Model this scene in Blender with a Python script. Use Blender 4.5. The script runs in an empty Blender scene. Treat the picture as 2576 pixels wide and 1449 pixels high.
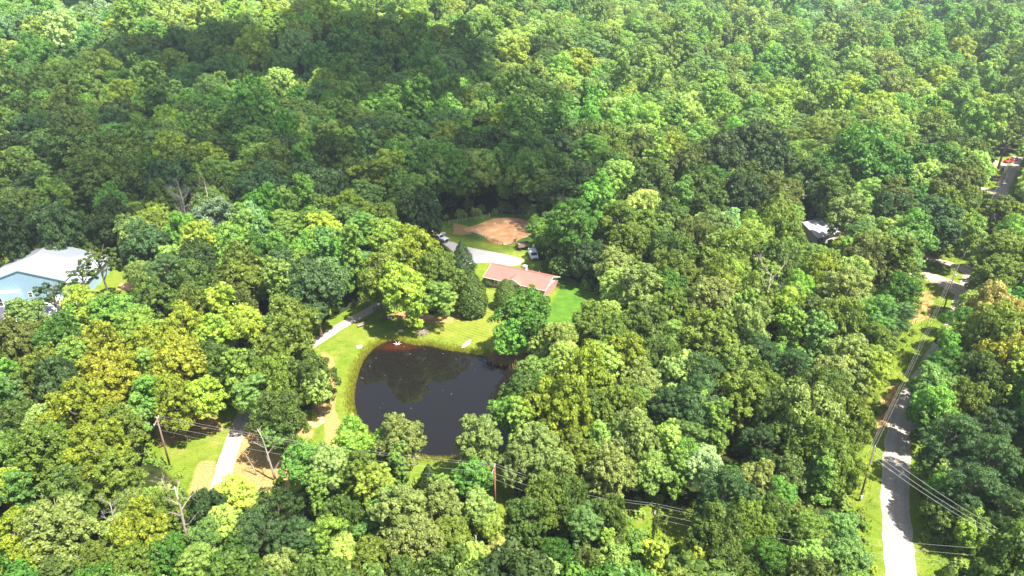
import bpy, bmesh, math, random
import numpy as np
from mathutils import Vector, Matrix
R = math.radians
sc = bpy.context.scene
col = sc.collection
random.seed(7); rng = np.random.default_rng(7)

# ------------------------------------------------------------------ camera, sky, sun
PITCH, CAM_H, F = 25.7, 73.5, 1718.0          # F in pixels of a 2576 px wide frame
cam = bpy.data.objects.new('camera', bpy.data.cameras.new('camera')); col.objects.link(cam)
cam.location = (0, 0, CAM_H); cam.rotation_euler = (R(90 - PITCH), 0, 0)
cam.data.sensor_width = 36; cam.data.lens = 36 * F / 2576; cam.data.clip_start = 1; cam.data.clip_end = 12000
sc.camera = cam
SUN_EL, SUN_AZ = 62, 126                       # azimuth clockwise from +Y
sun_dir = Vector((math.sin(R(SUN_AZ)) * math.cos(R(SUN_EL)), math.cos(R(SUN_AZ)) * math.cos(R(SUN_EL)), math.sin(R(SUN_EL))))
w = bpy.data.worlds.new('World'); sc.world = w; w.use_nodes = True
nt = w.node_tree; sky = nt.nodes.new('ShaderNodeTexSky'); sky.sky_type = 'NISHITA'; sky.sun_disc = False
sky.sun_elevation = R(SUN_EL); sky.sun_rotation = R(SUN_AZ); sky.air_density = 1.2; sky.dust_density = 1.5
bg = nt.nodes['Background']; bg.inputs['Strength'].default_value = 0.085
nt.links.new(sky.outputs[0], bg.inputs[0])
sl = bpy.data.lights.new('sun', 'SUN'); sl.energy = 5.0; sl.angle = R(0.5); sl.color = (1, .955, .88)
so = bpy.data.objects.new('sun', sl); col.objects.link(so); so.location = (200, -60, 300)
so.rotation_euler = sun_dir.to_track_quat('Z', 'Y').to_euler()
sc.view_settings.view_transform = 'Standard'; sc.view_settings.look = 'None'
sc.view_settings.exposure = 1.45; sc.view_settings.gamma = 1
sc.cycles.max_bounces = 6; sc.cycles.diffuse_bounces = 3; sc.cycles.transparent_max_bounces = 8
sc.cycles.volume_bounces = 0

_ct, _st = math.cos(R(PITCH)), math.sin(R(PITCH))
def ray(x, y):
    a = (x - 1288) / F; b = (y - 724.5) / F
    return a, _ct - b * _st, -_st - b * _ct
def G(x, y, z=0.0):                            # where the line of sight through a photo pixel meets height z
    dx, dy, dz = ray(x, y); k = (z - CAM_H) / dz
    return Vector((k * dx, k * dy, z))
def proj(x, y, z):
    v = z - CAM_H; f = y * _ct - v * _st; u = y * _st + v * _ct
    return 1288 + F * x / f, 724.5 - F * u / f, f

# ------------------------------------------------------------------ terrain
def sstep(a, b, t):
    t = np.clip((t - a) / (b - a), 0, 1); return t * t * (3 - 2 * t)
HILLS = [(-110, 410, 100, 38, 17), (70, 430, 60, 40, 9), (-340, 430, 90, 50, 20), (-40, 570, 120, 38, 17), (260, 400, 80, 35, 10), (330, 600, 130, 40, 14), (-230, 600, 120, 35, 18), (120, 660, 100, 36, 18), (190, 510, 60, 30, 12), (-100, 300, 60, 26, 5), (400, 480, 70, 40, 10), (500, 620, 90, 50, 12)]
def hz(x, y):
    x = np.asarray(x, float); y = np.asarray(y, float)
    z = 15 * sstep(230, 560, y) + 40 * sstep(540, 1200, y) + 6 * sstep(60, 260, -x) * sstep(120, 300, y)
    for hx, hy, sx, sy, a in HILLS: z = z + a * np.exp(-((x - hx) / sx) ** 2 - ((y - hy) / sy) ** 2) * sstep(235, 330, y)
    z = z + 1.6 * np.sin(x * .021 + 1) * np.sin(y * .027) * sstep(230, 300, y)
    return z
def Gh(x, y, dz=0.0):                          # photo pixel -> point on (terrain + dz)
    z = dz
    for _ in range(12):
        p = G(x, y, z); z = .5 * z + .5 * (float(hz(p.x, p.y)) + dz)
    return G(x, y, z)
def poly(pts, z=0.0): return np.array([G(a, b, z)[:2] for a, b in pts])
def inside(P, poly):
    x, y = P[:, 0], P[:, 1]; c = np.zeros(len(P), bool); n = len(poly)
    for i in range(n):
        x1, y1 = poly[i]; x2, y2 = poly[(i + 1) % n]
        with np.errstate(divide='ignore', invalid='ignore'):
            c ^= ((y1 > y) != (y2 > y)) & (x < (x2 - x1) * (y - y1) / (y2 - y1 + 1e-12) + x1)
    return c
def sdist(P, poly, closed=True):               # distance to a polygon (negative inside) or to an open line
    d = np.full(len(P), 1e9); n = len(poly)
    for i in range(n if closed else n - 1):
        a = poly[i]; b = poly[(i + 1) % n]; ab = b - a
        t = np.clip(((P - a) @ ab) / (ab @ ab + 1e-12), 0, 1)
        d = np.minimum(d, np.linalg.norm(P - a - t[:, None] * ab, axis=1))
    return np.where(inside(P, poly), -d, d) if closed else d
def smooth_poly(P, it=2, closed=True):         # corner cutting
    P = np.asarray(P, float)
    for _ in range(it):
        Q = []
        n = len(P)
        for i in range(n if closed else n - 1):
            a, b = P[i], P[(i + 1) % n]; Q += [a * .75 + b * .25, a * .25 + b * .75]
        if not closed: Q = [P[0]] + Q + [P[-1]]
        P = np.array(Q)
    return P

POND = smooth_poly(poly([(998, 855), (972, 858), (940, 874), (912, 906), (897, 945), (889, 985), (888, 1020), (898, 1056), (925, 1090), (975, 1125), (1040, 1148), (1110, 1156), (1185, 1150), (1265, 1142),
    (1330, 1095), (1380, 1030), (1385, 965), (1350, 920), (1325, 905), (1285, 908), (1240, 900), (1180, 888), (1128, 882), (1085, 870), (1045, 868), (1015, 862)], -.5))
MAIN = np.array([G(*p)[:2] for p in [(2290, 1600), (2268, 1449), (2256, 1330), (2249, 1261), (2250, 1200), (2257, 1143), (2268, 1072), (2290, 1010), (2338, 930), (2385, 855), (2412, 790), (2432, 730), (2447, 683), (2468, 620), (2492, 550), (2516, 492), (2534, 450), (2550, 418), (2590, 380)]])
DRIVE = np.array([G(*p)[:2] for p in [(520, 1420), (538, 1290), (556, 1220), (574, 1150), (598, 1080), (624, 1020), (680, 950), (745, 893), (812, 849), (870, 812), (930, 780), (975, 755), (1020, 725), (1070, 690), (1120, 658), (1175, 642)]])
LANE_A = np.array([G(*p)[:2] for p in [(2455, 700), (2430, 680), (2390, 665), (2350, 651), (2318, 642), (2270, 632), (2200, 622), (2140, 612)]])
LANE_B = np.array([G(*p)[:2] for p in [(2440, 745), (2412, 728), (2370, 707), (2310, 684), (2250, 668), (2180, 655), (2110, 640)]])
LANE_C = np.array([G(*p)[:2] for p in [(2420, 470), (2465, 473), (2500, 482), (2525, 495), (2560, 520)]])
LANE_D = np.array([G(*p)[:2] for p in [(2490, 402), (2520, 414), (2545, 428), (2600, 420)]])
PAD = smooth_poly(poly([(1108, 597), (1145, 612), (1178, 622), (1225, 631), (1284, 643), (1322, 654), (1300, 671), (1262, 666), (1235, 659), (1200, 661), (1170, 668), (1140, 672), (1128, 655), (1150, 645), (1128, 622), (1098, 603)]), 1)
PADDOCK = smooth_poly(poly([(1165, 574), (1200, 566), (1232, 552), (1262, 547), (1300, 548), (1332, 556), (1350, 575), (1335, 592), (1308, 602), (1290, 612), (1262, 617), (1228, 607), (1222, 596), (1195, 585), (1170, 582)]), 1)
LAWN = poly([(800, 870), (975, 768), (1100, 800), (1195, 690), (1130, 620), (1105, 590), (1110, 560), (1250, 540), (1345, 540), (1360, 560), (1340, 650), (1430, 705), (1510, 745), (1470, 850), (1400, 900), (1400, 1000), (1330, 1170), (1060, 1215), (900, 1190), (835, 1130), (800, 1080), (800, 950)])
CHURCHYARD = poly([(-250, 700), (60, 600), (250, 640), (350, 700), (350, 745), (290, 775), (215, 765), (130, 790), (60, 830), (30, 960), (-250, 960)])
STRAW_FIELD = poly([(380, 1060), (540, 1035), (600, 1030), (760, 1045), (790, 1120), (740, 1230), (500, 1250), (380, 1120)])
PATCH = poly([(1560, 1270), (1770, 1290), (1775, 1370), (1560, 1390)])
POLEGAP = poly([(1205, 1130), (1275, 1130), (1285, 1300), (1215, 1310)])
CORRIDOR = poly([(2190, 1600), (2150, 1449), (2130, 1300), (2150, 1180), (2200, 1000), (2205, 940), (2290, 830), (2325, 700), (2340, 640), (2440, 640), (2470, 560), (2480, 400), (2576, 390), (2560, 480), (2500, 640), (2420, 760), (2370, 880), (2310, 1010), (2300, 1080), (2300, 1260), (2330, 1380), (2420, 1395), (2640, 1410), (2700, 1600)])
CLEAR = [LAWN, CHURCHYARD, STRAW_FIELD, PATCH, POLEGAP, CORRIDOR]
ROADS = [(MAIN, 2.6), (DRIVE, 1.8), (LANE_A, 1.9), (LANE_B, 2.6), (LANE_C, 2.0), (LANE_D, 3.0)]

# ------------------------------------------------------------------ helpers
def tag(o, label=None, cat=None, group=None, kind=None):
    if label: o['label'] = label
    if cat: o['category'] = cat
    if group: o['group'] = group
    if kind: o['kind'] = kind
    return o
def empty(name, loc, rz=0.0):
    o = bpy.data.objects.new(name, None); col.objects.link(o); o.location = loc; o.rotation_euler = (0, 0, rz); o.empty_display_size = .3
    return o
def np_mesh(name, V, Q, mats, attrs=None, smooth=False):
    me = bpy.data.meshes.new(name); V = np.asarray(V, np.float32); Q = np.asarray(Q, np.int32)
    me.vertices.add(len(V)); me.vertices.foreach_set('co', V.ravel())
    k = Q.shape[1]; me.loops.add(Q.size); me.loops.foreach_set('vertex_index', Q.ravel())
    me.polygons.add(len(Q)); me.polygons.foreach_set('loop_start', np.arange(len(Q), dtype=np.int32) * k)
    if attrs:
        for an, arr in attrs.items():
            if arr.ndim == 1: a = me.attributes.new(an, 'FLOAT', 'POINT'); a.data.foreach_set('value', arr.astype(np.float32))
            else: a = me.attributes.new(an, 'FLOAT_COLOR', 'POINT'); a.data.foreach_set('color', arr.astype(np.float32).ravel())
    if smooth: me.polygons.foreach_set('use_smooth', np.ones(len(Q), bool))
    for m in (mats if isinstance(mats, (list, tuple)) else [mats]): me.materials.append(m)
    me.update(); me.validate(); return me
def link(name, me, parent=None):
    o = bpy.data.objects.new(name, me); col.objects.link(o); o.parent = parent; return o
class MB:                                      # collects solids into one mesh
    def __init__(s): s.bm = bmesh.new()
    def box(s, x0, x1, y0, y1, z0, z1):
        v = [s.bm.verts.new(p) for p in [(x0, y0, z0), (x1, y0, z0), (x1, y1, z0), (x0, y1, z0), (x0, y0, z1), (x1, y0, z1), (x1, y1, z1), (x0, y1, z1)]]
        for f in [(3, 2, 1, 0), (4, 5, 6, 7), (0, 1, 5, 4), (1, 2, 6, 5), (2, 3, 7, 6), (3, 0, 4, 7)]: s.bm.faces.new([v[i] for i in f])
        return s
    def prism(s, pts, a, b, ax='y'):           # outline in two axes, extruded along the third
        def P(u, v, t): return {'y': (u, t, v), 'x': (t, u, v), 'z': (u, v, t)}[ax]
        A = [s.bm.verts.new(P(u, v, a)) for u, v in pts]; B = [s.bm.verts.new(P(u, v, b)) for u, v in pts]
        n = len(pts); s.bm.faces.new(A); s.bm.faces.new(B[::-1])
        for i in range(n): s.bm.faces.new([A[i], B[i], B[(i + 1) % n], A[(i + 1) % n]])
        return s
    def tube(s, pts, rad, n=7, caps=True):
        rings = []; pts = [Vector(p) for p in pts]
        for i, p in enumerate(pts):
            d = (pts[min(i + 1, len(pts) - 1)] - pts[max(i - 1, 0)]).normalized()
            a = d.cross(Vector((0, 0, 1)) if abs(d.z) < .9 else Vector((1, 0, 0))).normalized(); b = d.cross(a)
            r = rad[i] if isinstance(rad, (list, tuple)) else rad
            rings.append([s.bm.verts.new(p + (a * math.cos(2 * math.pi * k / n) + b * math.sin(2 * math.pi * k / n)) * r) for k in range(n)])
        for i in range(len(rings) - 1):
            for k in range(n): s.bm.faces.new([rings[i][k], rings[i][(k + 1) % n], rings[i + 1][(k + 1) % n], rings[i + 1][k]])
        if caps: s.bm.faces.new(rings[0][::-1]); s.bm.faces.new(rings[-1])
        return s
    def blob(s, c, r, sub=2, rough=.15, sz=(1, 1, 1)):
        ret = bmesh.ops.create_icosphere(s.bm, subdivisions=sub, radius=1)
        for v in ret['verts']:
            k = r * (1 + rough * (random.random() - .5) * 2); v.co = Vector((v.co.x * k * sz[0] + c[0], v.co.y * k * sz[1] + c[1], v.co.z * k * sz[2] + c[2]))
        return s
    def build(s, name, mat, parent=None, smooth=False, bevel=0):
        if bevel: bmesh.ops.bevel(s.bm, geom=[e for e in s.bm.edges], offset=bevel, segments=2, affect='EDGES', clamp_overlap=True)
        bmesh.ops.recalc_face_normals(s.bm, faces=s.bm.faces)
        me = bpy.data.meshes.new(name); s.bm.to_mesh(me); s.bm.free()
        for m in (mat if isinstance(mat, (list, tuple)) else [mat]): me.materials.append(m)
        if smooth: me.polygons.foreach_set('use_smooth', [True] * len(me.polygons))
        return link(name, me, parent)

# ------------------------------------------------------------------ materials
def newmat(name):
    m = bpy.data.materials.new(name); m.use_nodes = True; n = m.node_tree.nodes; n.clear()
    return m, n, m.node_tree.links
def N(n, t, **kw):
    nd = n.new(t)
    for k, v in kw.items():
        if k == 'inp':
            for a, b in v.items(): nd.inputs[a].default_value = b
        else: setattr(nd, k, v)
    return nd
def plain(name, c, rough=.7, var=.12, scale=3.0, metal=0, bump=0, spec=.3, c2=None):
    m, n, l = newmat(name); o = N(n, 'ShaderNodeOutputMaterial'); p = N(n, 'ShaderNodeBsdfPrincipled', inp={'Roughness': rough, 'Metallic': metal, 'Specular IOR Level': spec})
    tc = N(n, 'ShaderNodeTexCoord'); no = N(n, 'ShaderNodeTexNoise', inp={'Scale': scale, 'Detail': 6, 'Roughness': .65})
    mx = N(n, 'ShaderNodeMix', data_type='RGBA'); mx.inputs[6].default_value = (*[max(0, v * (1 - var)) for v in c], 1); mx.inputs[7].default_value = (*(c2 or [min(1, v * (1 + var)) for v in c]), 1)
    l.new(tc.outputs['Object'], no.inputs['Vector']); l.new(no.outputs[0], mx.inputs[0]); l.new(mx.outputs[2], p.inputs['Base Color'])
    if bump:
        b = N(n, 'ShaderNodeBump', inp={'Strength': bump, 'Distance': .05}); l.new(no.outputs[0], b.inputs['Height']); l.new(b.outputs[0], p.inputs['Normal'])
    l.new(p.outputs[0], o.inputs[0]); return m
def leafmat():
    m, n, l = newmat('leaves'); o = N(n, 'ShaderNodeOutputMaterial')
    a1 = N(n, 'ShaderNodeAttribute', attribute_name='tint', attribute_type='INSTANCER'); a2 = N(n, 'ShaderNodeAttribute', attribute_name='leaf_tint', attribute_type='OBJECT')
    av = N(n, 'ShaderNodeAttribute', attribute_name='v', attribute_type='GEOMETRY')
    add = N(n, 'ShaderNodeVectorMath', operation='ADD'); l.new(a1.outputs['Vector'], add.inputs[0]); l.new(a2.outputs['Vector'], add.inputs[1])
    mul = N(n, 'ShaderNodeVectorMath', operation='SCALE'); l.new(add.outputs[0], mul.inputs[0]); l.new(av.outputs['Fac'], mul.inputs['Scale'])
    # young leaves yellower
    hs = N(n, 'ShaderNodeHueSaturation'); l.new(mul.outputs[0], hs.inputs['Color'])
    mr = N(n, 'ShaderNodeMapRange', inp={'From Min': .6, 'From Max': 1.5, 'To Min': .515, 'To Max': .487}); l.new(av.outputs['Fac'], mr.inputs[0]); l.new(mr.outputs[0], hs.inputs['Hue'])
    d = N(n, 'ShaderNodeBsdfDiffuse'); t = N(n, 'ShaderNodeBsdfTranslucent'); g = N(n, 'ShaderNodeBsdfGlossy', inp={'Roughness': .5, 'Color': (.75, .85, .8, 1)})
    l.new(hs.outputs[0], d.inputs[0])
    tc = N(n, 'ShaderNodeVectorMath', operation='MULTIPLY'); tc.inputs[1].default_value = (1.5, 1.5, .6); l.new(hs.outputs[0], tc.inputs[0]); l.new(tc.outputs[0], t.inputs[0])
    m1 = N(n, 'ShaderNodeMixShader', inp={0: .3}); l.new(d.outputs[0], m1.inputs[1]); l.new(t.outputs[0], m1.inputs[2])
    m2 = N(n, 'ShaderNodeMixShader', inp={0: .018}); l.new(m1.outputs[0], m2.inputs[1]); l.new(g.outputs[0], m2.inputs[2])
    l.new(m2.outputs[0], o.inputs[0]); return m
def groundmat():
    m, n, l = newmat('ground'); o = N(n, 'ShaderNodeOutputMaterial'); p = N(n, 'ShaderNodeBsdfPrincipled', inp={'Roughness': .95, 'Specular IOR Level': .1})
    tc = N(n, 'ShaderNodeTexCoord'); at = N(n, 'ShaderNodeAttribute', attribute_name='masks'); sp = N(n, 'ShaderNodeSeparateColor'); l.new(at.outputs['Color'], sp.inputs[0])
    at2 = N(n, 'ShaderNodeAttribute', attribute_name='masks2'); sp2 = N(n, 'ShaderNodeSeparateColor'); l.new(at2.outputs['Color'], sp2.inputs[0])
    def noise(s, d=5, dist=0, r=.6):
        x = N(n, 'ShaderNodeTexNoise', inp={'Scale': s, 'Detail': d, 'Distortion': dist, 'Roughness': r}); l.new(tc.outputs['Object'], x.inputs['Vector']); return x
    def ramp(src, stops):
        r = N(n, 'ShaderNodeValToRGB'); e = r.color_ramp.elements
        while len(e) < len(stops): e.new(.5)
        for q, (pos, c) in zip(e, stops): q.position = pos; q.color = (*c, 1)
        l.new(src, r.inputs[0]); return r
    def mix(f, a, b):
        x = N(n, 'ShaderNodeMix', data_type='RGBA'); l.new(f, x.inputs[0]); l.new(a, x.inputs[6]); l.new(b, x.inputs[7]); return x.outputs[2]
    def edge(mask, amp=.6, src=None):            # a mask with a ragged edge
        a = N(n, 'ShaderNodeMath', operation='MULTIPLY_ADD'); l.new((src or n3).outputs[0], a.inputs[0]); a.inputs[1].default_value = amp; l.new(mask, a.inputs[2])
        r = N(n, 'ShaderNodeMapRange', inp={'From Min': .38 + amp / 2, 'From Max': .62 + amp / 2}, clamp=True); l.new(a.outputs[0], r.inputs[0]); return r.outputs[0]
    n1 = noise(.09, 4, .6); n2 = noise(.55, 6, .4); n3 = noise(.35, 8, .3, .7); n4 = noise(3.5, 5, 0, .75)
    g1 = ramp(n2.outputs[0], [(.3, (.085, .165, .016)), (.5, (.15, .225, .02)), (.68, (.26, .27, .045))])
    g2 = ramp(n1.outputs[0], [(.35, (.12, .215, .008)), (.65, (.25, .27, .04))])
    half = N(n, 'ShaderNodeMix', data_type='RGBA', inp={0: .5}); l.new(g1.outputs[0], half.inputs[6]); l.new(g2.outputs[0], half.inputs[7])
    # worn and weedy patches
    wr = N(n, 'ShaderNodeMapRange', inp={'From Min': .56, 'From Max': .68, 'To Max': .6}, clamp=True); l.new(n3.outputs[0], wr.inputs[0]); wc = N(n, 'ShaderNodeRGB'); wc.outputs[0].default_value = (.33, .26, .09, 1)
    wr2 = N(n, 'ShaderNodeMapRange', inp={'From Min': .46, 'From Max': .34, 'To Max': .55}, clamp=True); l.new(n3.outputs[0], wr2.inputs[0]); wc2 = N(n, 'ShaderNodeRGB'); wc2.outputs[0].default_value = (.05, .11, .014, 1)
    worn = mix(wr2.outputs[0], mix(wr.outputs[0], half.outputs[2], wc.outputs[0]), wc2.outputs[0])
    # mowing swaths
    mp = N(n, 'ShaderNodeMapping'); mp.inputs['Rotation'].default_value = (0, 0, R(-28)); l.new(tc.outputs['Object'], mp.inputs[0])
    wv = N(n, 'ShaderNodeTexWave', wave_type='RINGS', rings_direction='SPHERICAL', inp={'Scale': .32, 'Distortion': 1.2, 'Detail': 2, 'Detail Scale': 1.5}); mp.inputs['Location'].default_value = (-10, -160, 0); mp.inputs['Rotation'].default_value = (0, 0, 0); l.new(mp.outputs[0], wv.inputs['Vector'])
    mow = N(n, 'ShaderNodeMath', operation='MULTIPLY'); l.new(wv.outputs[1], mow.inputs[0]); l.new(sp2.outputs[1], mow.inputs[1])
    mw = N(n, 'ShaderNodeMath', operation='MULTIPLY', inp={1: .6}); l.new(mow.outputs[0], mw.inputs[0])
    mc = N(n, 'ShaderNodeRGB'); mc.outputs[0].default_value = (.30, .27, .05, 1); g = mix(mw.outputs[0], worn, mc.outputs[0])
    lush = ramp(n2.outputs[0], [(.3, (.055, .155, .014)), (.7, (.125, .235, .022))]); g = mix(edge(sp2.outputs[0], .4), g, lush.outputs[0])
    straw = ramp(n4.outputs[0], [(.25, (.26, .17, .05)), (.5, (.42, .27, .10)), (.75, (.52, .36, .15))]); g = mix(edge(sp.outputs[0], .9), g, straw.outputs[0])
    dirt = ramp(n3.outputs[0], [(.28, (.36, .22, .15)), (.42, (.66, .34, .14)), (.56, (.76, .42, .20)), (.66, (.85, .68, .50))]); g = mix(edge(sp.outputs[1], .35), g, dirt.outputs[0])
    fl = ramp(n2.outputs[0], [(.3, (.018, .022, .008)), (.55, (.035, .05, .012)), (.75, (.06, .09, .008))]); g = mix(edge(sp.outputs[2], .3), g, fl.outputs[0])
    fine = N(n, 'ShaderNodeMapRange', inp={'From Min': .25, 'From Max': .75, 'To Min': .62, 'To Max': 1.3}); l.new(n4.outputs[0], fine.inputs[0])
    sc_ = N(n, 'ShaderNodeVectorMath', operation='SCALE'); l.new(g, sc_.inputs[0]); l.new(fine.outputs[0], sc_.inputs['Scale']); l.new(sc_.outputs[0], p.inputs['Base Color'])
    b = N(n, 'ShaderNodeBump', inp={'Strength': .8, 'Distance': .25}); l.new(n4.outputs[0], b.inputs['Height']); l.new(b.outputs[0], p.inputs['Normal'])
    l.new(p.outputs[0], o.inputs[0]); return m
def gravelmat(name, c1, c2, tint2):
    m, n, l = newmat(name); o = N(n, 'ShaderNodeOutputMaterial'); p = N(n, 'ShaderNodeBsdfPrincipled', inp={'Roughness': .95, 'Specular IOR Level': .1})
    tc = N(n, 'ShaderNodeTexCoord'); a = N(n, 'ShaderNodeAttribute', attribute_name='cross')
    n1 = N(n, 'ShaderNodeTexNoise', inp={'Scale': 2.2, 'Detail': 9, 'Roughness': .8}); n2 = N(n, 'ShaderNodeTexNoise', inp={'Scale': .22, 'Detail': 4, 'Distortion': .5})
    for q in (n1, n2): l.new(tc.outputs['Object'], q.inputs['Vector'])
    mx = N(n, 'ShaderNodeMix', data_type='RGBA'); mx.inputs[6].default_value = (*c1, 1); mx.inputs[7].default_value = (*c2, 1)
    r1 = N(n, 'ShaderNodeMapRange', inp={'From Min': .3, 'From Max': .7}); l.new(n1.outputs[0], r1.inputs[0]); l.new(r1.outputs[0], mx.inputs[0])
    # the strip between the wheel tracks is browner
    c = N(n, 'ShaderNodeMath', operation='MULTIPLY', inp={1: 9.42}); l.new(a.outputs['Fac'], c.inputs[0]); s = N(n, 'ShaderNodeMath', operation='COSINE'); l.new(c.outputs[0], s.inputs[0])
    s2 = N(n, 'ShaderNodeMath', operation='MULTIPLY'); l.new(s.outputs[0], s2.inputs[0]); l.new(n2.outputs[0], s2.inputs[1])
    r2 = N(n, 'ShaderNodeMapRange', inp={'From Min': 0, 'From Max': .6, 'To Max': .75}, clamp=True); l.new(s2.outputs[0], r2.inputs[0])
    m2 = N(n, 'ShaderNodeMix', data_type='RGBA'); l.new(r2.outputs[0], m2.inputs[0]); l.new(mx.outputs[2], m2.inputs[6]); m2.inputs[7].default_value = (*tint2, 1)
    l.new(m2.outputs[2], p.inputs['Base Color'])
    b = N(n, 'ShaderNodeBump', inp={'Strength': .5, 'Distance': .08}); l.new(n1.outputs[0], b.inputs['Height']); l.new(b.outputs[0], p.inputs['Normal'])
    l.new(p.outputs[0], o.inputs[0]); return m
def watermat():
    m, n, l = newmat('pond_water'); o = N(n, 'ShaderNodeOutputMaterial'); p = N(n, 'ShaderNodeBsdfPrincipled', inp={'Roughness': .04, 'IOR': 1.42, 'Specular IOR Level': .5})
    a = N(n, 'ShaderNodeAttribute', attribute_name='shallow'); tc = N(n, 'ShaderNodeTexCoord')
    mx = N(n, 'ShaderNodeMix', data_type='RGBA'); mx.inputs[6].default_value = (.010, .009, .007, 1); mx.inputs[7].default_value = (.07, .018, .004, 1)
    l.new(a.outputs['Fac'], mx.inputs[0]); l.new(mx.outputs[2], p.inputs['Base Color'])
    n1 = N(n, 'ShaderNodeTexNoise', inp={'Scale': 1.1, 'Detail': 3}); l.new(tc.outputs['Object'], n1.inputs['Vector'])
    b = N(n, 'ShaderNodeBump', inp={'Strength': .05, 'Distance': .05}); l.new(n1.outputs[0], b.inputs['Height']); l.new(b.outputs[0], p.inputs['Normal'])
    l.new(p.outputs[0], o.inputs[0]); return m
def brickmat():
    m, n, l = newmat('brick'); o = N(n, 'ShaderNodeOutputMaterial'); p = N(n, 'ShaderNodeBsdfPrincipled', inp={'Roughness': .9, 'Specular IOR Level': .2})
    tc = N(n, 'ShaderNodeTexCoord'); sep = N(n, 'ShaderNodeSeparateXYZ'); cb = N(n, 'ShaderNodeCombineXYZ'); ad = N(n, 'ShaderNodeMath', operation='ADD')
    l.new(tc.outputs['Object'], sep.inputs[0]); l.new(sep.outputs[0], ad.inputs[0]); l.new(sep.outputs[1], ad.inputs[1]); l.new(ad.outputs[0], cb.inputs[0]); l.new(sep.outputs[2], cb.inputs[1])
    b = N(n, 'ShaderNodeTexBrick', inp={'Scale': 1, 'Brick Width': .3, 'Row Height': .1, 'Mortar Size': .012, 'Color1': (.33, .12, .085, 1), 'Color2': (.46, .21, .15, 1), 'Mortar': (.5, .42, .36, 1)})
    l.new(cb.outputs[0], b.inputs['Vector']); l.new(b.outputs[0], p.inputs['Base Color']); l.new(p.outputs[0], o.inputs[0]); return m
def ribmat(name, c, axis=0, rib=3.0, rough=.45, stain=.12):   # ribbed sheet metal
    m, n, l = newmat(name); o = N(n, 'ShaderNodeOutputMaterial'); p = N(n, 'ShaderNodeBsdfPrincipled', inp={'Roughness': rough, 'Specular IOR Level': .4})
    tc = N(n, 'ShaderNodeTexCoord'); sep = N(n, 'ShaderNodeSeparateXYZ'); l.new(tc.outputs['Object'], sep.inputs[0])
    mu = N(n, 'ShaderNodeMath', operation='MULTIPLY', inp={1: rib * 6.283}); l.new(sep.outputs[axis], mu.inputs[0]); s = N(n, 'ShaderNodeMath', operation='SINE'); l.new(mu.outputs[0], s.inputs[0])
    b = N(n, 'ShaderNodeBump', inp={'Strength': .5, 'Distance': .04}); l.new(s.outputs[0], b.inputs['Height']); l.new(b.outputs[0], p.inputs['Normal'])
    no = N(n, 'ShaderNodeTexNoise', inp={'Scale': .5, 'Detail': 6}); l.new(tc.outputs['Object'], no.inputs['Vector'])
    mx = N(n, 'ShaderNodeMix', data_type='RGBA'); mx.inputs[6].default_value = (*[v * (1 - stain) for v in c], 1); mx.inputs[7].default_value = (*[min(1, v * (1 + stain)) for v in c], 1)
    l.new(no.outputs[0], mx.inputs[0]); l.new(mx.outputs[2], p.inputs['Base Color']); l.new(p.outputs[0], o.inputs[0]); return m
M = dict(leaf=leafmat(), ground=groundmat(), water=watermat(), brick=brickmat(),
    bark=plain('bark', (.16, .12, .085), .95, .35, 6, bump=.5, spec=.1), palebark=plain('pale_bark', (.38, .33, .26), .9, .3, 4, bump=.3, spec=.1), deadwood=plain('dead_wood', (.36, .29, .23), .9, .3, 5, spec=.1),
    greywood=plain('grey_dead_wood', (.29, .26, .25), .9, .2, 5, spec=.1),
    poleP=plain('weathered_pole', (.20, .15, .11), .9, .3, 5, spec=.1), poleR=plain('reddish_pole', (.27, .12, .06), .9, .3, 5, spec=.1), galv=plain('galvanised', (.5, .5, .5), .5, .1, 5, spec=.5), wire=plain('wire', (.5, .48, .46), .5, .05, 1, spec=.5),
    redroof=ribmat('red_metal_roof', (.42, .15, .115), 0, 2.2), white=plain('white_paint', (.78, .76, .73), .6, .06, 4), hallroof=ribmat('white_metal_roof', (.34, .36, .40), 1, 1.5, .4, .05),
    hallwall=ribmat('pale_blue_siding', (.27, .39, .50), 0, 3.0, .6, .05), hallwall2=ribmat('lighter_blue_siding', (.36, .50, .64), 0, 3.0, .6, .04), greyroof=ribmat('grey_metal_roof', (.42, .40, .42), 0, 2, .5, .08),
    shingle=plain('grey_shingle', (.52, .49, .48), .9, .12, 8), glass=plain('window_glass', (.03, .035, .04), .08, .1, 1, spec=.8), dark=plain('dark_rubber', (.02, .02, .02), .8, .2, 5),
    asphalt=plain('asphalt', (.09, .085, .12), .9, .3, 1.2), concrete=plain('concrete', (.55, .50, .45), .9, .1, 2), wood=plain('fence_wood', (.34, .28, .22), .9, .25, 5), rust=plain('rusty_metal', (.30, .13, .07), .8, .3, 5), brownbox=plain('brown_wagon', (.30, .20, .16), .8, .2, 4),
    red=plain('red_paint', (.50, .03, .03), .35, .08, 2, spec=.5), carwhite=plain('white_car_paint', (.80, .80, .80), .25, .03, 1, spec=.6), cargrey=plain('grey_car_paint', (.22, .26, .32), .25, .05, 1, spec=.6), orange=plain('orange_paint', (.75, .16, .03), .5, .1, 3), beige=plain('beige_hull', (.66, .60, .48), .5, .08, 2),
    reed=plain('dry_reed', (.42, .26, .13), .9, .3, 3), paper=plain('white_plastic', (.8, .8, .78), .5, .03, 2), redtin=ribmat('rust_red_roof', (.42, .13, .06), 0, 2, .7, .25), cloud=None)

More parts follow.
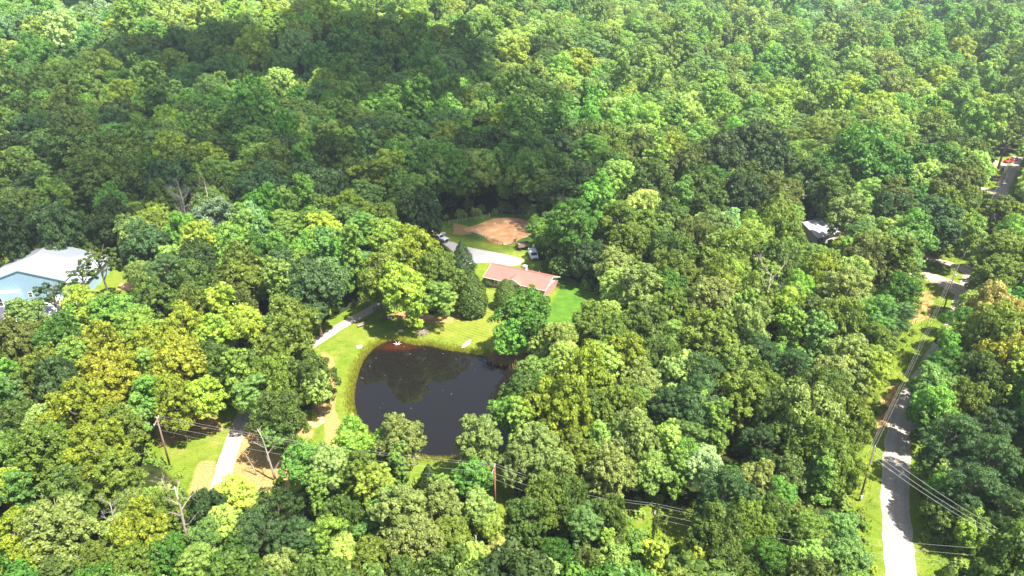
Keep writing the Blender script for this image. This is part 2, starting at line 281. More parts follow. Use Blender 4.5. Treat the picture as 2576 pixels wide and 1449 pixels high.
# ------------------------------------------------------------------ ground, roads, water
def axis(lo, hi, step, far_lo, far_hi):
    a = list(np.arange(lo, hi + .01, step)); s = step; v = lo; L = []
    while v > far_lo: s *= 1.18; v -= s; L.append(v)
    s = step; v = hi; H = []
    while v < far_hi: s *= 1.09; v += s; H.append(v)
    return np.array(L[::-1] + a + H)
xs = axis(-110, 215, .8, -4000, 4000); ys = axis(38, 262, .8, -600, 5000)
X, Y = np.meshgrid(xs, ys); P2 = np.stack([X.ravel(), Y.ravel()], 1)
near = (np.abs(P2[:, 0] - 30) < 260) & (P2[:, 1] > 20) & (P2[:, 1] < 420)
def sdn(pl, closed=True):
    d = np.full(len(P2), 200.0); d[near] = sdist(P2[near], pl, closed); return d
dp = sdn(POND)
Z = hz(P2[:, 0], P2[:, 1])
Z = Z + np.where(dp < 0, -.5 + np.clip(dp * .4, -1.6, 0), -.5 * (1 - sstep(0, 1.6, dp))) * (dp < 1.6)
def soft(d, wd): return 1 - sstep(-wd, wd, d)
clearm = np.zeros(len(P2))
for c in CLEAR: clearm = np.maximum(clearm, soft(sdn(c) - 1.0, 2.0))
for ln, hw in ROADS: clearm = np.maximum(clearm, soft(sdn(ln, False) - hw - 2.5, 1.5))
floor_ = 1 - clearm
straw = np.zeros(len(P2))
for pl in [poly([(640, 1040), (760, 1040), (790, 1090), (745, 1160), (735, 1230), (560, 1250), (585, 1150), (610, 1080)]), poly([(380, 1045), (540, 1035), (560, 1080), (400, 1125)]), poly([(812, 880), (838, 900), (846, 960), (842, 1020), (862, 1100), (850, 1140), (820, 1130), (815, 1060), (790, 1050), (800, 960)]),
           poly([(985, 775), (1060, 798), (1150, 800), (1140, 812), (1050, 812), (980, 795)]), poly([(2290, 740), (2350, 730), (2340, 800), (2290, 815)]), poly([(2210, 1010), (2260, 960), (2250, 1050), (2200, 1110)]), poly([(500, 1160), (545, 1160), (530, 1250), (470, 1240)]), poly([(1140, 560), (1180, 570), (1185, 590), (1140, 590)])]:
    straw = np.maximum(straw, soft(sdn(pl), 1.5))
rimm = soft(np.abs(dp - .5) - .5, .5) * .45; straw = np.maximum(straw, rimm)
dirt = soft(sdn(PADDOCK), .8)
for pl in [poly([(765, 1020), (800, 1035), (820, 1060), (790, 1080), (762, 1050)]), poly([(300, 712), (352, 712), (352, 730), (300, 730)]), poly([(1055, 785), (1095, 795), (1085, 806), (1050, 800)])]: dirt = np.maximum(dirt, soft(sdn(pl), .8))
lush = np.zeros(len(P2))
for pl in [poly([(1420, 700), (1510, 735), (1470, 830), (1380, 870), (1370, 800)]), poly([(1150, 560), (1232, 575), (1225, 605), (1160, 590)]), poly([(1340, 545), (1290, 610), (1330, 640), (1360, 560)]), poly([(1090, 530), (1345, 530), (1345, 548), (1200, 562), (1120, 575)])]:
    lush = np.maximum(lush, soft(sdn(pl), 2))
mow = soft(sdn(poly([(1080, 800), (1250, 760), (1280, 880), (1180, 870), (1060, 840)])), 3)
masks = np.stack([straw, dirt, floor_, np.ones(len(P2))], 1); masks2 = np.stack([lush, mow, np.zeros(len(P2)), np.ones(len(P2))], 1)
nx, ny = len(xs), len(ys); I = np.arange(nx * ny).reshape(ny, nx)
quads = np.stack([I[:-1, :-1].ravel(), I[:-1, 1:].ravel(), I[1:, 1:].ravel(), I[1:, :-1].ravel()], 1)
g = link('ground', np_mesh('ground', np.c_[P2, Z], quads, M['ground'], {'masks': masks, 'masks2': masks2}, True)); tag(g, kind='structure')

# water
def fill_grid(pl, step, z):
    lo = pl.min(0) - step; hi = pl.max(0) + step; gx = np.arange(lo[0], hi[0], step); gy = np.arange(lo[1], hi[1], step)
    A, B = np.meshgrid(gx, gy); Pp = np.stack([A.ravel(), B.ravel()], 1); d = sdist(Pp, pl)
    return gx, gy, Pp, d
gx, gy, Pp, d = fill_grid(POND, .8, 0)
J = np.arange(len(Pp)).reshape(len(gy), len(gx)); q = np.stack([J[:-1, :-1].ravel(), J[:-1, 1:].ravel(), J[1:, 1:].ravel(), J[1:, :-1].ravel()], 1)
q = q[(d[q] < .9).all(1)]; c = np.array(G(1000, 872, -.5)[:2]); dd = np.hypot((Pp[:, 0] - c[0]) / 6.0, (Pp[:, 1] - c[1]) / 2.2)
shallow = np.clip(1 - dd, 0, 1) ** 1.0 + .06 * np.exp(-np.abs(d) / 1.2)
tag(link('pond_water', np_mesh('pond_water', np.c_[Pp, np.full(len(Pp), -.46)], q, M['water'], {'shallow': np.clip(shallow, 0, 1)}, True)), kind='structure')

def ribbon(name, line, w0, w1, mat, dz=.035, rag=.25, seed=1):
    rg = np.random.default_rng(seed); L = smooth_poly(line, 3, False); seg = np.linalg.norm(np.diff(L, axis=0), axis=1); s = np.r_[0, np.cumsum(seg)]
    t = np.arange(0, s[-1], .6); C = np.stack([np.interp(t, s, L[:, 0]), np.interp(t, s, L[:, 1])], 1)
    T = np.gradient(C, axis=0); T /= np.linalg.norm(T, axis=1)[:, None]; Nn = np.stack([-T[:, 1], T[:, 0]], 1); n = len(t)
    def rough(): a = rg.normal(0, 1, n); return np.convolve(a, np.ones(3) / 3, 'same') * rag * .45 + np.convolve(rg.normal(0, 1, n), np.ones(21) / 21, 'same') * rag * 2.6
    hw = np.interp(t, [0, t[-1]], [w0, w1]) / 2; a = hw + rough(); b = hw + rough(); K = 9; V = []; cr = []
    for k in range(K):
        f = k / (K - 1); off = -a * (1 - f) + b * f; p = C + Nn * off[:, None]; V.append(np.c_[p, hz(p[:, 0], p[:, 1]) + dz - (.06 if k in (0, K - 1) else 0)]); cr.append(np.full(n, f * 2 - 1))
    V = np.concatenate(V); cr = np.concatenate(cr); J = np.arange(n * K).reshape(K, n)
    q = np.stack([J[:-1, :-1].ravel(), J[:-1, 1:].ravel(), J[1:, 1:].ravel(), J[1:, :-1].ravel()], 1)
    return tag(link(name, np_mesh(name, V, q[:, ::-1], mat, {'cross': cr}, True)), kind='structure')
gr1 = gravelmat('road_gravel', (.26, .23, .20), (.50, .44, .38), (.34, .27, .21)); gr2 = gravelmat('driveway_gravel', (.30, .25, .21), (.50, .45, .39), (.38, .28, .20)); gr3 = gravelmat('lane_gravel', (.46, .36, .25), (.60, .50, .38), (.40, .30, .19))
ribbon('gravel_road', MAIN, 4.6, 3.6, gr1, seed=2); ribbon('driveway', DRIVE, 3.0, 3.2, gr2, .04, .16, seed=3)
ribbon('farm_lane', LANE_A, 3.4, 3.2, gr3, .05, seed=4); ribbon('farm_lane', LANE_B, 6, 5, gr3, .065, seed=5); ribbon('farm_lane', LANE_C, 4, 4, gr3, .05, seed=6); ribbon('farm_lane', LANE_D, 6, 6, gr3, .05, seed=7)
def sheet(name, pl, mat, dz, step=.6):
    gx, gy, Pp, d = fill_grid(pl, step, 0); J = np.arange(len(Pp)).reshape(len(gy), len(gx))
    q = np.stack([J[:-1, :-1].ravel(), J[:-1, 1:].ravel(), J[1:, 1:].ravel(), J[1:, :-1].ravel()], 1); q = q[(d[q] < .25).all(1)]
    return tag(link(name, np_mesh(name, np.c_[Pp, hz(Pp[:, 0], Pp[:, 1]) + dz], q, mat, {'cross': np.full(len(Pp), .5)}, True)), kind='structure')
sheet('gravel_yard', PAD, gravelmat('yard_gravel', (.50, .46, .42), (.64, .60, .56), (.52, .44, .38)), .055, .4)
sheet('parking_lot', poly([(-80, 785), (0, 772), (45, 774), (20, 800), (0, 815), (-80, 860)]), M['asphalt'], .03)
sheet('concrete_apron', poly([(-80, 762), (0, 760), (48, 757), (38, 771), (0, 775), (-80, 785)]), M['concrete'], .05)
sheet('concrete_walk', poly([(0, 915), (20, 925), (35, 945), (10, 950), (-60, 960), (-60, 915)]), M['concrete'], .05)

# ------------------------------------------------------------------ foliage meshes (unit crown radius)
def unit(v): return v / (np.linalg.norm(v, axis=1)[:, None] + 1e-9)
def leaves(C, Nrm, size, v, rg, aspect=.75):
    n = len(C); r = unit(rg.normal(0, 1, (n, 3))); nn = unit(Nrm + .55 * r); t = unit(np.cross(nn, rg.normal(0, 1, (n, 3)))); b = np.cross(nn, t)
    s = (size * rg.uniform(.65, 1.35, n))[:, None]
    V = np.stack([C - t * s, C - b * s * aspect, C + t * s, C + b * s * aspect], 1).reshape(-1, 3)
    return V, np.arange(4 * n).reshape(n, 4), np.repeat(v, 4)
def crown(seed, kind):
    rg = np.random.default_rng(seed); Cs, Ns, Vs = [], [], []
    if kind in 'ce':                           # cone shaped evergreen
        n = 9000; h = rg.uniform(0, 1, n) ** 1.25; a = rg.uniform(0, 2 * np.pi, n)
        prof = np.interp(h, [0, .08, .25, .6, 1], [.80, .97, 1, .62, .03]) if kind == 'c' else np.interp(h, [0, .06, .22, .4, .6, .8, .93, 1], [.62, .85, 1, .98, .84, .58, .30, .05])
        am = .12 if kind == 'c' else .05
        rad = prof * (1 + am * np.sin(a * 5 + h * 17) + am * np.sin(a * 9 - h * 31) + am * .7 * np.sin(a * 17 + h * 53)) * rg.uniform(.82, 1.03, n)
        C = np.stack([rad * np.cos(a), rad * np.sin(a), (h - .5) * 3.0], 1); Nr = unit(np.stack([np.cos(a), np.sin(a), np.full(n, .6)], 1))
        V, Q, v = leaves(C, Nr, .052, rg.uniform(.7, 1.3, n) * (1 + .28 * np.sin(a * 7 + h * 23) * np.sin(a * 13 - h * 41)), rg)
        return np_mesh('cone_crown', V, Q, M['leaf'], {'v': v})
    P = dict(e=(30, 12, 42, .24, 1.5, .05), m=(12, 17, 72, .42, 1.1, .040), o=(14, 17, 70, .36, .95, .037), l=(13, 12, 100, .36, 1.05, .033), t=(13, 11, 60, .34, 1.55, .05), x=(8, 8, 50, .30, .9, .05), s=(7, 8, 70, .42, .75, .08), p=(17, 15, 66, .31, 1.2, .035))[kind]
    nl, ns, nf, lr, hh, ls = P
    # main lobes spread over the crown by golden angle
    lob = []
    for i in range(nl):
        z = 1 - (i + .5) / nl * (1.55 if kind in 'sx' else 1.85); rr = math.sqrt(max(0, 1 - z * z)); a = i * 2.4 + rg.uniform(-.35, .35) + seed
        k = rg.uniform(.50, .72) if kind not in 'xe' else rg.uniform(.70, .80)
        lob.append(np.array([rr * math.cos(a) * k, rr * math.sin(a) * k, z * k * hh]))
    if kind == 't':
        lob = [np.array([rg.uniform(.1, .55) * math.cos(i * 2.4), rg.uniform(.1, .55) * math.sin(i * 2.4), (-1.25 + 2.45 * (i / (nl - 1))) * .95]) * (1, 1, 1) * np.array([1 - .4 * abs(i / (nl - 1) - .4), 1 - .4 * abs(i / (nl - 1) - .4), 1]) for i in range(nl)]
    for L in lob:
        R1 = lr * rg.uniform(.8, 1.2); cv = rg.uniform(.9, 1.1)
        for j in range(ns):
            z = 1 - (j + .5) / ns * 1.5; rr = math.sqrt(max(0, 1 - z * z)); a = j * 2.4 + rg.uniform(-.5, .5)
            d0 = np.array([rr * math.cos(a), rr * math.sin(a), z]); flat = .55 if kind == 'l' else .85
            c = L + d0 * R1 * rg.uniform(.6, .95) * np.array([1, 1, flat]); r2 = R1 * rg.uniform(.26, .46)
            n = int(nf * rg.uniform(.7, 1.3)); d = unit(rg.normal(0, 1, (n, 3)) + d0 * .7 + np.array([0, 0, .35]))
            fz = dict(l=.38, x=.45, m=.62).get(kind, .8)
            pos = c + d * r2 * rg.uniform(.55, 1.08, n)[:, None] * np.array([1.15, 1.15, fz])
            Cs.append(pos); Ns.append(unit(d * np.array([1, 1, 1]) + np.array([0, 0, .45]))); Vs.append(rg.uniform(.66, 1.34, n) * cv * rg.uniform(.85, 1.15))
    n = int(350 if kind != 'x' else 60)        # loose inner leaves
    d = unit(rg.normal(0, 1, (n, 3))) * rg.uniform(.1, .7, n)[:, None] * np.array([1, 1, hh]); Cs.append(d); Ns.append(unit(rg.normal(0, 1, (n, 3)))); Vs.append(rg.uniform(.7, 1.1, n))
    C = np.concatenate(Cs); Nr = np.concatenate(Ns); v = np.concatenate(Vs)
    V, Q, v = leaves(C, Nr, ls, v, rg, .7 if kind != 'l' else .45)
    return np_mesh('crown_' + kind, V, Q, M['leaf'], {'v': v})
def trunk(seed, kind, bark):
    rg = random.Random(seed); m = MB()
    if kind in 'ces': m.tube([(0, 0, 0), (0, 0, 1.0)], [.07, .03], 6)
    else:
        lx, ly = rg.uniform(-.06, .06), rg.uniform(-.06, .06)
        m.tube([(0, 0, -.03), (lx * .3, ly * .3, .25), (lx, ly, .6), (lx * 1.5, ly * 1.5, 1.15)], [.095, .07, .055, .03], 8)
        for i in range(8 if kind != 'x' else 10):
            a = i * 2.4 + rg.uniform(-.3, .3); z = .55 + .06 * i; k = rg.uniform(.45, .75); up = rg.uniform(.15, .4)
            m.tube([(lx * z * 1.3, ly * z * 1.3, z), (math.cos(a) * k * .5, math.sin(a) * k * .5, z + up * .4), (math.cos(a) * k, math.sin(a) * k, z + up)], [.035, .022, .008], 5)
    o = m.build('trunk', M[bark], smooth=True); me = o.data; bpy.data.objects.remove(o); return me
CR = {k: [crown(10 * i + ord(k), k) for i in range(n)] for k, n in dict(m=4, o=4, l=3, t=3, x=2, s=2, c=2, e=2, p=3).items()}
TR = {k: [trunk(3 * i + ord(k), k, 'palebark' if k in 'tp' and i else 'bark') for i in range(2)] for k in CR}

# leaf colours
TINT = dict(Y=(.225, .275, .022), Z=(.275, .29, .025), G=(.098, .155, .025), D=(.054, .094, .023), B=(.080, .150, .045), L=(.245, .30, .072), O=(.118, .150, .028), E=(.078, .178, .022), T=(.34, .30, .085), K=(.155, .215, .027), W=(.19, .27, .14))
TONE = dict(Y='bright yellow-green', Z='golden-yellow', G='mid-green', D='dark green', B='blue-green', L='pale cream-green', O='olive-brown green', E='lush emerald green', T='tan and gold', K='fresh light green', W='silvery green')
HALF = dict(e=1.55, m=1.1, o=.95, l=1.05, t=1.75, x=.9, s=.75, c=1.5, p=1.3)
# x, y of the crown's middle in the photo, crown radius, shape, leaf colour (all at 2576 px width)
HAND = """
20 570 60 o D|133 550 62 o B|60 520 45 o D|283 560 58 p D|417 503 55 o G|393 593 60 p K|430 656 42 p E|350 690 34 o D|547 566 70 p W|633 570 46 p W|600 633 52 o O|667 616 40 l B|610 696 70 m K|717 570 48 o G|810 590 46 p K|790 716 70 m B|820 650 50 l B|750 673 40 p G|700 733 52 m O|250 655 44 x G|205 690 30 x G
133 738 42 x D|200 773 46 m G|70 800 48 o O|43 850 62 o O|150 850 62 p E|270 793 48 m O|393 750 58 m G|500 723 60 m G|500 776 56 m K|350 833 52 m K|250 868 58 m Z|460 816 58 m Y|567 800 52 m Y|617 816 46 m Y|367 883 54 m Y|450 905 68 m Z|540 900 56 o G|533 843 45 m Y|733 800 64 m K|717 866 68 m K|783 925 55 o G|617 926 60 m G|683 936 58 o K|583 750 56 o O
110 926 60 m K|185 905 50 o G|273 943 68 m Z|15 950 42 o G|330 795 44 o G|800 972 38 o G|206 1040 88 p Y|118 1113 76 p K|250 1130 80 p Y|300 1080 66 p K|283 1190 66 p K|190 1210 60 p K|47 1050 56 o G|18 1140 50 o G|20 1220 42 o G|443 1000 55 m Y|519 1000 48 m Z|378 1000 50 o G|696 1030 62 o G|700 1085 42 o G|640 990 50 o G|600 960 50 o K
147 1320 90 p L|35 1340 62 p Y|70 1415 66 p Y|300 1330 40 o G|354 1332 78 p Y|413 1290 58 p K|330 1405 66 p K|425 1391 60 p E|225 1400 55 p K|519 1265 55 o D|590 1243 46 m Y|566 1320 50 m K|520 1350 48 o D|696 1265 66 l D|649 1330 70 l B|761 1345 56 l B|761 1166 52 l D|702 1420 56 o L|590 1402 58 o E|500 1420 50 o K|826 1349 48 o K|800 1250 40 o G
885 1110 48 p K|905 1190 56 p K|1006 1100 62 p L|955 1130 36 p K|947 1224 50 o D|1000 1180 40 p G|1201 1105 66 p L|1189 1200 46 t D|1206 1275 42 t D|1080 1210 36 c D|1006 1296 76 p L|1106 1273 64 p L|1053 1367 80 p L|1124 1350 62 p K|935 1408 66 p K|860 1290 55 o G|870 1400 50 o K|1318 990 66 p G|1280 1040 46 l E|1307 1080 48 l K|1407 1019 78 m Y|1484 1025 56 p G|1342 1125 66 p L|1307 1160 56 p L|1390 1180 64 p L|1448 1137 54 p K|1537 1178 68 p L|1525 1284 58 o G|1372 1255 66 p K|1320 1300 60 p G|1425 1235 56 o G
1596 1078 68 o L|1555 1001 62 o K|1684 1013 58 l B|1643 1190 48 l K|1684 1133 44 o L|1401 1391 58 l E|1484 1415 55 o O|1271 1402 50 o T|1189 1414 48 o K|1240 1330 34 o K|1596 1395 50 o O|1540 1425 50 o K|1643 1420 48 m Z|1700 1190 42 o G|1470 1320 50 o G
1764 1007 72 l B|1864 1001 70 p K|1941 1013 64 o G|2041 1025 86 o L|2130 1037 68 o K|2071 1113 76 o K|1994 1082 60 o G|1912 1102 55 l D|2120 1161 54 o K|2065 1202 50 o O|1800 1080 50 o G|1735 1161 44 o G|1825 1225 74 l B|1770 1180 50 l W|1906 1207 56 p L|1990 1190 46 l D|1805 1330 72 o G|1882 1306 62 o K|1923 1391 64 l E|1835 1418 62 o G|1752 1402 42 m Z|2012 1292 46 s O|1960 1250 42 o G|2112 1332 44 p B|2130 1412 50 l B|2040 1410 48 o E
2401 1084 76 l B|2484 1143 82 l B|2420 1150 60 l B|2514 1070 70 l B|2454 1214 72 l B|2540 1180 60 l B|2350 1025 52 o G|2440 1000 56 o K|2319 1075 32 o D|2385 1300 55 o G 7|2440 1325 50 o K 7|2531 1262 60 l D 12|2558 1345 40 o G 7|2330 1180 30 o D|2342 968 46 o G|2374 902 42 l E|2404 850 40 o K|2312 1040 30 o D|2440 770 36 o G|2395 1210 45 o D|2389 1432 15 c G|2365 1235 36 o D
952 560 60 p K|875 560 40 o D|885 650 50 o G|1042 633 66 m Y|958 683 60 m K|1008 730 52 m Y|1108 680 55 m K|1042 755 42 m Y|1105 748 42 p K|1005 655 50 m K|975 610 46 m K|1060 522 55 o D|1162 645 30 c D|1186 738 39 e G|1272 738 27 e G|1325 795 70 m E 15|1368 855 44 m G 9|1285 855 40 m E 9|1408 853 42 p O|1490 822 60 p K 13|1440 552 70 l E 22|1412 668 26 o D 6|1485 650 54 o D 12|1350 572 24 o O 9|1375 668 18 s G|1558 566 62 p K|1592 616 62 p K|1546 676 54 p L 14|1642 583 58 p K|1692 550 54 o G|1608 733 70 p L|1675 683 58 p K|1558 726 50 o G 12|1625 816 66 p G|1685 783 58 p K|1542 843 56 p K|1575 903 66 p Y|1475 943 70 m Y|1350 945 46 l G|1425 905 42 m K|1658 883 62 o G|1690 940 48 l B|1525 955 50 p L|1610 960 56 p L
925 503 46 p G
1784 523 58 p G|1750 590 56 o O|1830 576 42 p W|1950 560 62 c K|1990 600 44 c K|1915 570 46 c K|2134 540 56 p L|1834 650 66 m K|1950 650 64 o G|1890 610 50 l K|2048 652 42 m K 12|2067 686 54 o Y|2167 650 62 o O|2190 582 38 l B|2267 633 52 l B|2270 723 58 l E|2130 740 66 p L|2200 793 52 l E|2117 793 62 o K|2034 800 58 p G|1984 783 52 m Y|1917 740 48 p O|1784 766 80 p L|1784 843 74 p K|1860 810 50 p G|1767 926 62 l B|1917 883 58 l B|1994 910 56 l B|2050 876 52 l B|1984 843 48 o K|2134 900 66 p L|2084 943 64 p L|2200 860 56 p K|2255 800 40 o D|1917 953 54 o K|1850 916 48 o O|1840 720 50 p K|1700 850 50 m K|1720 700 56 p K|2190 930 50 o G|1690 620 56 o G
2517 550 56 p K|2520 640 70 p K|2500 700 58 p K|2505 770 66 o T|2550 816 58 o T|2425 816 54 l E|2384 916 56 l E|2467 933 58 o G|2534 893 62 o Z|2380 985 40 o D|2560 960 50 o Z|2340 566 72 p B|2400 516 58 o K|2250 526 62 o D|2300 600 48 o D|2367 626 26 s K|2430 590 46 p G|2165 410 88 m E|2080 430 60 o E|2230 450 60 m E|1884 370 84 o D|1820 400 64 o D|1950 410 66 o D|2340 430 80 p E|2420 440 60 o K|2260 380 60 p K|2560 280 60 o K|2540 330 46 x K|2490 330 50 o K|2560 560 40 o D|1650 440 50 m K|1760 470 60 o G|1880 480 56 o D|1700 400 56 m Y
1005 372 34 m Y|1062 350 40 l E|1068 390 40 l B|1290 330 44 m E|1330 360 46 m K|1130 330 46 l B|1170 420 56 o G|1330 440 50 o G
455 420 70 o K|380 430 60 o E|330 440 60 o G|560 440 46 o K|290 395 70 o G|160 280 60 o K|620 330 70 o E|70 480 60 l B
"""
BASED = [(1105, 548, 5.6, 18, 'o', 'D'), (1145, 540, 6.0, 19, 'o', 'G'), (1185, 534, 6.2, 20, 'o', 'D'), (1232, 524, 6.4, 21, 'p', 'G'), (1275, 518, 5.6, 19, 'o', 'D'), (1320, 520, 6.5, 21, 'o', 'D'), (1368, 524, 6.2, 20, 'p', 'G'), (1410, 535, 5.5, 18, 'o', 'D')]   # base x, base y, radius m, height m
trees = []                                     # dict(x, y, zb, R, zc, kind, tint)
def add_tree(px, py, pr, kind, c, hh=None):
    zc = 12.0; gz = 0.0
    for _ in range(4):
        p = Gh(px, py, zc); gz = float(hz(p.x, p.y)); dep = proj(p.x, p.y, gz + zc)[2]; Rr = pr * dep / F
        H = min(3.3 * Rr + .8, 1.9 * Rr + 7.5)
        if kind in 'ce': H = 3.0 * Rr + .3
        if kind == 's': H = 1.7 * Rr
        if hh: H = hh
        zc = H - Rr * HALF[kind] * (.95 if kind not in 'ce' else 1.0)
        zc = max(zc, Rr * .6)
        if kind == 's': zc = max(zc, .5 * Rr)
    trees.append(dict(x=p.x, y=p.y, zb=gz, R=Rr, zc=zc, kind=kind, c=c, px=px, py=py, pr=pr, hand=True, dep=dep))
for t in HAND.replace('\n', '|').split('|'):
    t = t.split()
    if len(t) >= 5: add_tree(float(t[0]), float(t[1]), float(t[2]), t[3], t[4], float(t[5]) if len(t) > 5 else None)
for bx_, by_, Rr, H, kind, c in BASED:
    p = Gh(bx_, by_, 0); zc = H - Rr * HALF[kind] * .95; gz = float(hz(p.x, p.y)); px, py, dep = proj(p.x, p.y, gz + zc)
    trees.append(dict(x=p.x, y=p.y, zb=gz, R=Rr, zc=zc, kind=kind, c=c, px=px, py=py, pr=Rr * F / dep, hand=True, dep=dep))
n_hand = len(trees)
# the rest of the woods: fill wherever no clearing is and nothing in view must stay open
VIEW = [np.array(v, float) for v in [
 [(812, 860), (975, 762), (1035, 788), (1230, 780), (1245, 700), (1200, 690), (1195, 660), (1120, 620), (1075, 600), (1110, 550), (1230, 532), (1345, 532), (1345, 640), (1415, 700), (1500, 745), (1405, 800), (1250, 800), (1240, 880), (1290, 910), (1330, 905), (1320, 960), (1250, 1010), (1250, 1060), (1190, 1050), (1150, 1080), (1115, 1130), (1072, 1140), (1060, 1060), (1000, 1050), (925, 1065), (930, 1080), (840, 1120), (770, 1050), (845, 960)],
 [(400, 1060), (540, 1040), (620, 1000), (650, 1010), (640, 1040), (770, 1060), (750, 1100), (730, 1210), (690, 1215), (530, 1225), (470, 1220), (385, 1110)],
 [(2200, 1449), (2150, 1290), (2150, 1180), (2200, 1010), (2215, 940), (2290, 830), (2320, 720), (2310, 640), (2440, 640), (2470, 480), (2530, 485), (2490, 590), (2440, 640), (2420, 740), (2375, 770), (2335, 850), (2290, 960), (2275, 1010), (2285, 1080), (2290, 1260), (2330, 1449)],
 [(2490, 410), (2560, 395), (2576, 440), (2530, 490), (2490, 475)], [(1570, 1285), (1750, 1290), (1755, 1355), (1620, 1365), (1570, 1350)], [(1222, 1150), (1268, 1150), (1268, 1290), (1230, 1290)], [(1020, 1155), (1115, 1155), (1115, 1195), (1040, 1200)],
 [(0, 650), (120, 620), (240, 650), (300, 700), (345, 705), (345, 740), (290, 760), (180, 740), (100, 770), (40, 810), (0, 830)], [(2015, 560), (2095, 545), (2110, 600), (2050, 600)], [(2320, 1405), (2576, 1415), (2576, 1449), (2320, 1449)], [(2540, 1000), (2576, 985), (2576, 1050), (2545, 1040)]]]
def zone_tint(px, py, rg):
    u = rg.random()
    def pick(s): return s[int(rg.random() * len(s)) % len(s)]
    if py < 90 and px > 1900: return pick('GBBGOWE')
    if py < 75 and px < 1150: return pick('LLYKKKLY') if px > 300 else pick('BWBG')
    if 640 < px < 1050 and 50 < py < 120: return pick('YYYKKO')
    if px < 300 and py < 130: return pick('WBBWG')
    if px < 1050 and py < 500: return pick('GGDGGBGBEGK')
    if px < 1500 and py < 260: return pick('GGDBEGG') if px < 1200 else pick('KGOGOGKG')
    if px < 1500: return pick('GDBEGGD')
    if py < 480: return pick('GKGGGKOGGEGKO')
    if px < 860 and 700 < py < 1000: return pick('YKKGYK')
    return pick('KGGKLOED')
def fill(x0, x1, y0, y1, step, seed, rmin, rmax):
    rg = np.random.default_rng(seed); out = []; existing = np.array([(t['x'], t['y'], t['R']) for t in trees]); cell = {}
    def key(x, y): return (int(x // 12), int(y // 12))
    for e in existing: cell.setdefault(key(e[0], e[1]), []).append(tuple(e))
    gxs = np.arange(x0, x1, step); gys = np.arange(y0, y1, step); A, B = np.meshgrid(gxs, gys); C = np.stack([A.ravel(), B.ravel()], 1); C += rg.uniform(-.48, .48, C.shape) * step
    k = (np.abs(C[:, 0]) < 60 + C[:, 1] * .86); C = C[k]
    bad = np.zeros(len(C), bool)
    nr = C[:, 1] < 330
    for pl in CLEAR: d = np.full(len(C), 99.); d[nr] = sdist(C[nr], pl); bad |= d < 1.5
    d = np.full(len(C), 99.); d[nr] = sdist(C[nr], POND); bad |= d < 3
    for ln, hw in ROADS: d = np.full(len(C), 99.); d[nr] = sdist(C[nr], ln, False); bad |= d < hw + 2.5
    C = C[~bad]; C = C[np.argsort(C[:, 1])]; Zb = hz(C[:, 0], C[:, 1])
    for (x, y), zb in zip(C, Zb):
        Rr = rg.uniform(rmin, rmax); kind = 'ooommpptll'[int(rg.random() * 10)]
        H = min(3.3 * Rr + .8, 1.9 * Rr + 7.5) * rg.uniform(.9, 1.1); zc = H - Rr * HALF[kind] * .95
        kx, ky = key(x, y); ok = True
        for i in (-1, 0, 1):
            for j in (-1, 0, 1):
                for ex, ey, er in cell.get((kx + i, ky + j), ()):
                    if (ex - x) ** 2 + (ey - y) ** 2 < ((er + Rr) * .66) ** 2: ok = False; break
        if not ok: continue
        px, py, dep = proj(x, y, zb + zc)
        if dep < 20: continue
        pr = Rr * F / dep
        if y < 330:
            q = np.array([(px + a * pr * .85, py + b * pr) for a in (-1, -.5, 0, .5, 1) for b in (-1, -.5, 0, .5, 1)])
            if any(inside(q, v).any() for v in VIEW): continue
        cell.setdefault((kx, ky), []).append((x, y, Rr))
        out.append(dict(x=x, y=y, zb=float(zb), R=Rr, zc=zc, kind=kind, c=zone_tint(px, py, rg), px=px, py=py, pr=pr, hand=False, dep=dep))
    return out
trees += fill(-260, 320, 190, 330, 5.6, 15, 5.6, 8.6)
trees += fill(-260, 320, 52, 330, 4.2, 5, 3.3, 6.0)
trees += fill(-260, 320, 52, 250, 3.0, 6, 1.8, 3.0)
trees += fill(-760, 820, 330, 820, 9.6, 8, 5.6, 9.8)
inview = lambda t: -t['pr'] < t['px'] < 2576 + t['pr'] and -t['pr'] * 1.2 < t['py'] < 1449 + t['pr']
for t in trees: t['vis'] = inview(t)
cand = sorted([t for t in trees if t['vis']], key=lambda t: -t['pr'] - (200 if t['kind'] in 'cexs' else 0))
individual = cand[:298]
ids = set(id(t) for t in individual); rest = [t for t in trees if id(t) not in ids]
print('hand', n_hand, 'individual', len(individual), 'rest', len(rest))

# labels: colour + shape + where it stands from the nearest landmark
LM = [('the pond', 1080, 1000), ("the red-roofed house", 1310, 705), ("the dirt paddock", 1245, 575), ('the pale blue hall', 110, 680), ("the leftmost utility pole", 410, 1110), ("the straw field", 660, 1140), ('the driveway gate', 930, 775), ('the steeple', 20, 800),
  ("the reddish utility pole", 1240, 1235), ("the vine-covered pole", 1645, 1320), ('the grey metal roof', 2060, 575), ("the meter-box pole", 2175, 1190), ("the lamp pole", 2390, 730), ("the big bare tree", 1900, 760),
  ('the far red car', 2540, 407), ('the bottom left corner', 0, 1449), ('the bottom right corner', 2576, 1449), ("the tall dead snag", 490, 1330), ("the grey leafless tree", 490, 510), ("the red trailer", 2565, 1010), ("the gravel road's near end", 2268, 1420),
  ("the lone far yellow crown", 1005, 372), ('the top left corner', 0, 0), ("the left edge's middle", 0, 450), ("the flatbed truck", 1105, 600), ("the upturned boat", 1173, 863)]
DIRS = ['right of', 'up-right of', 'straight above', 'up-left of', 'left of', 'down-left of', 'straight below', 'down-right of']
ORD = ['nearest', 'second', 'third', 'fourth', 'fifth', 'sixth', 'seventh', 'eighth', 'ninth', 'tenth', 'eleventh', 'twelfth', 'thirteenth', 'fourteenth', 'fifteenth', 'sixteenth', 'seventeenth', 'eighteenth', 'nineteenth', 'twentieth']
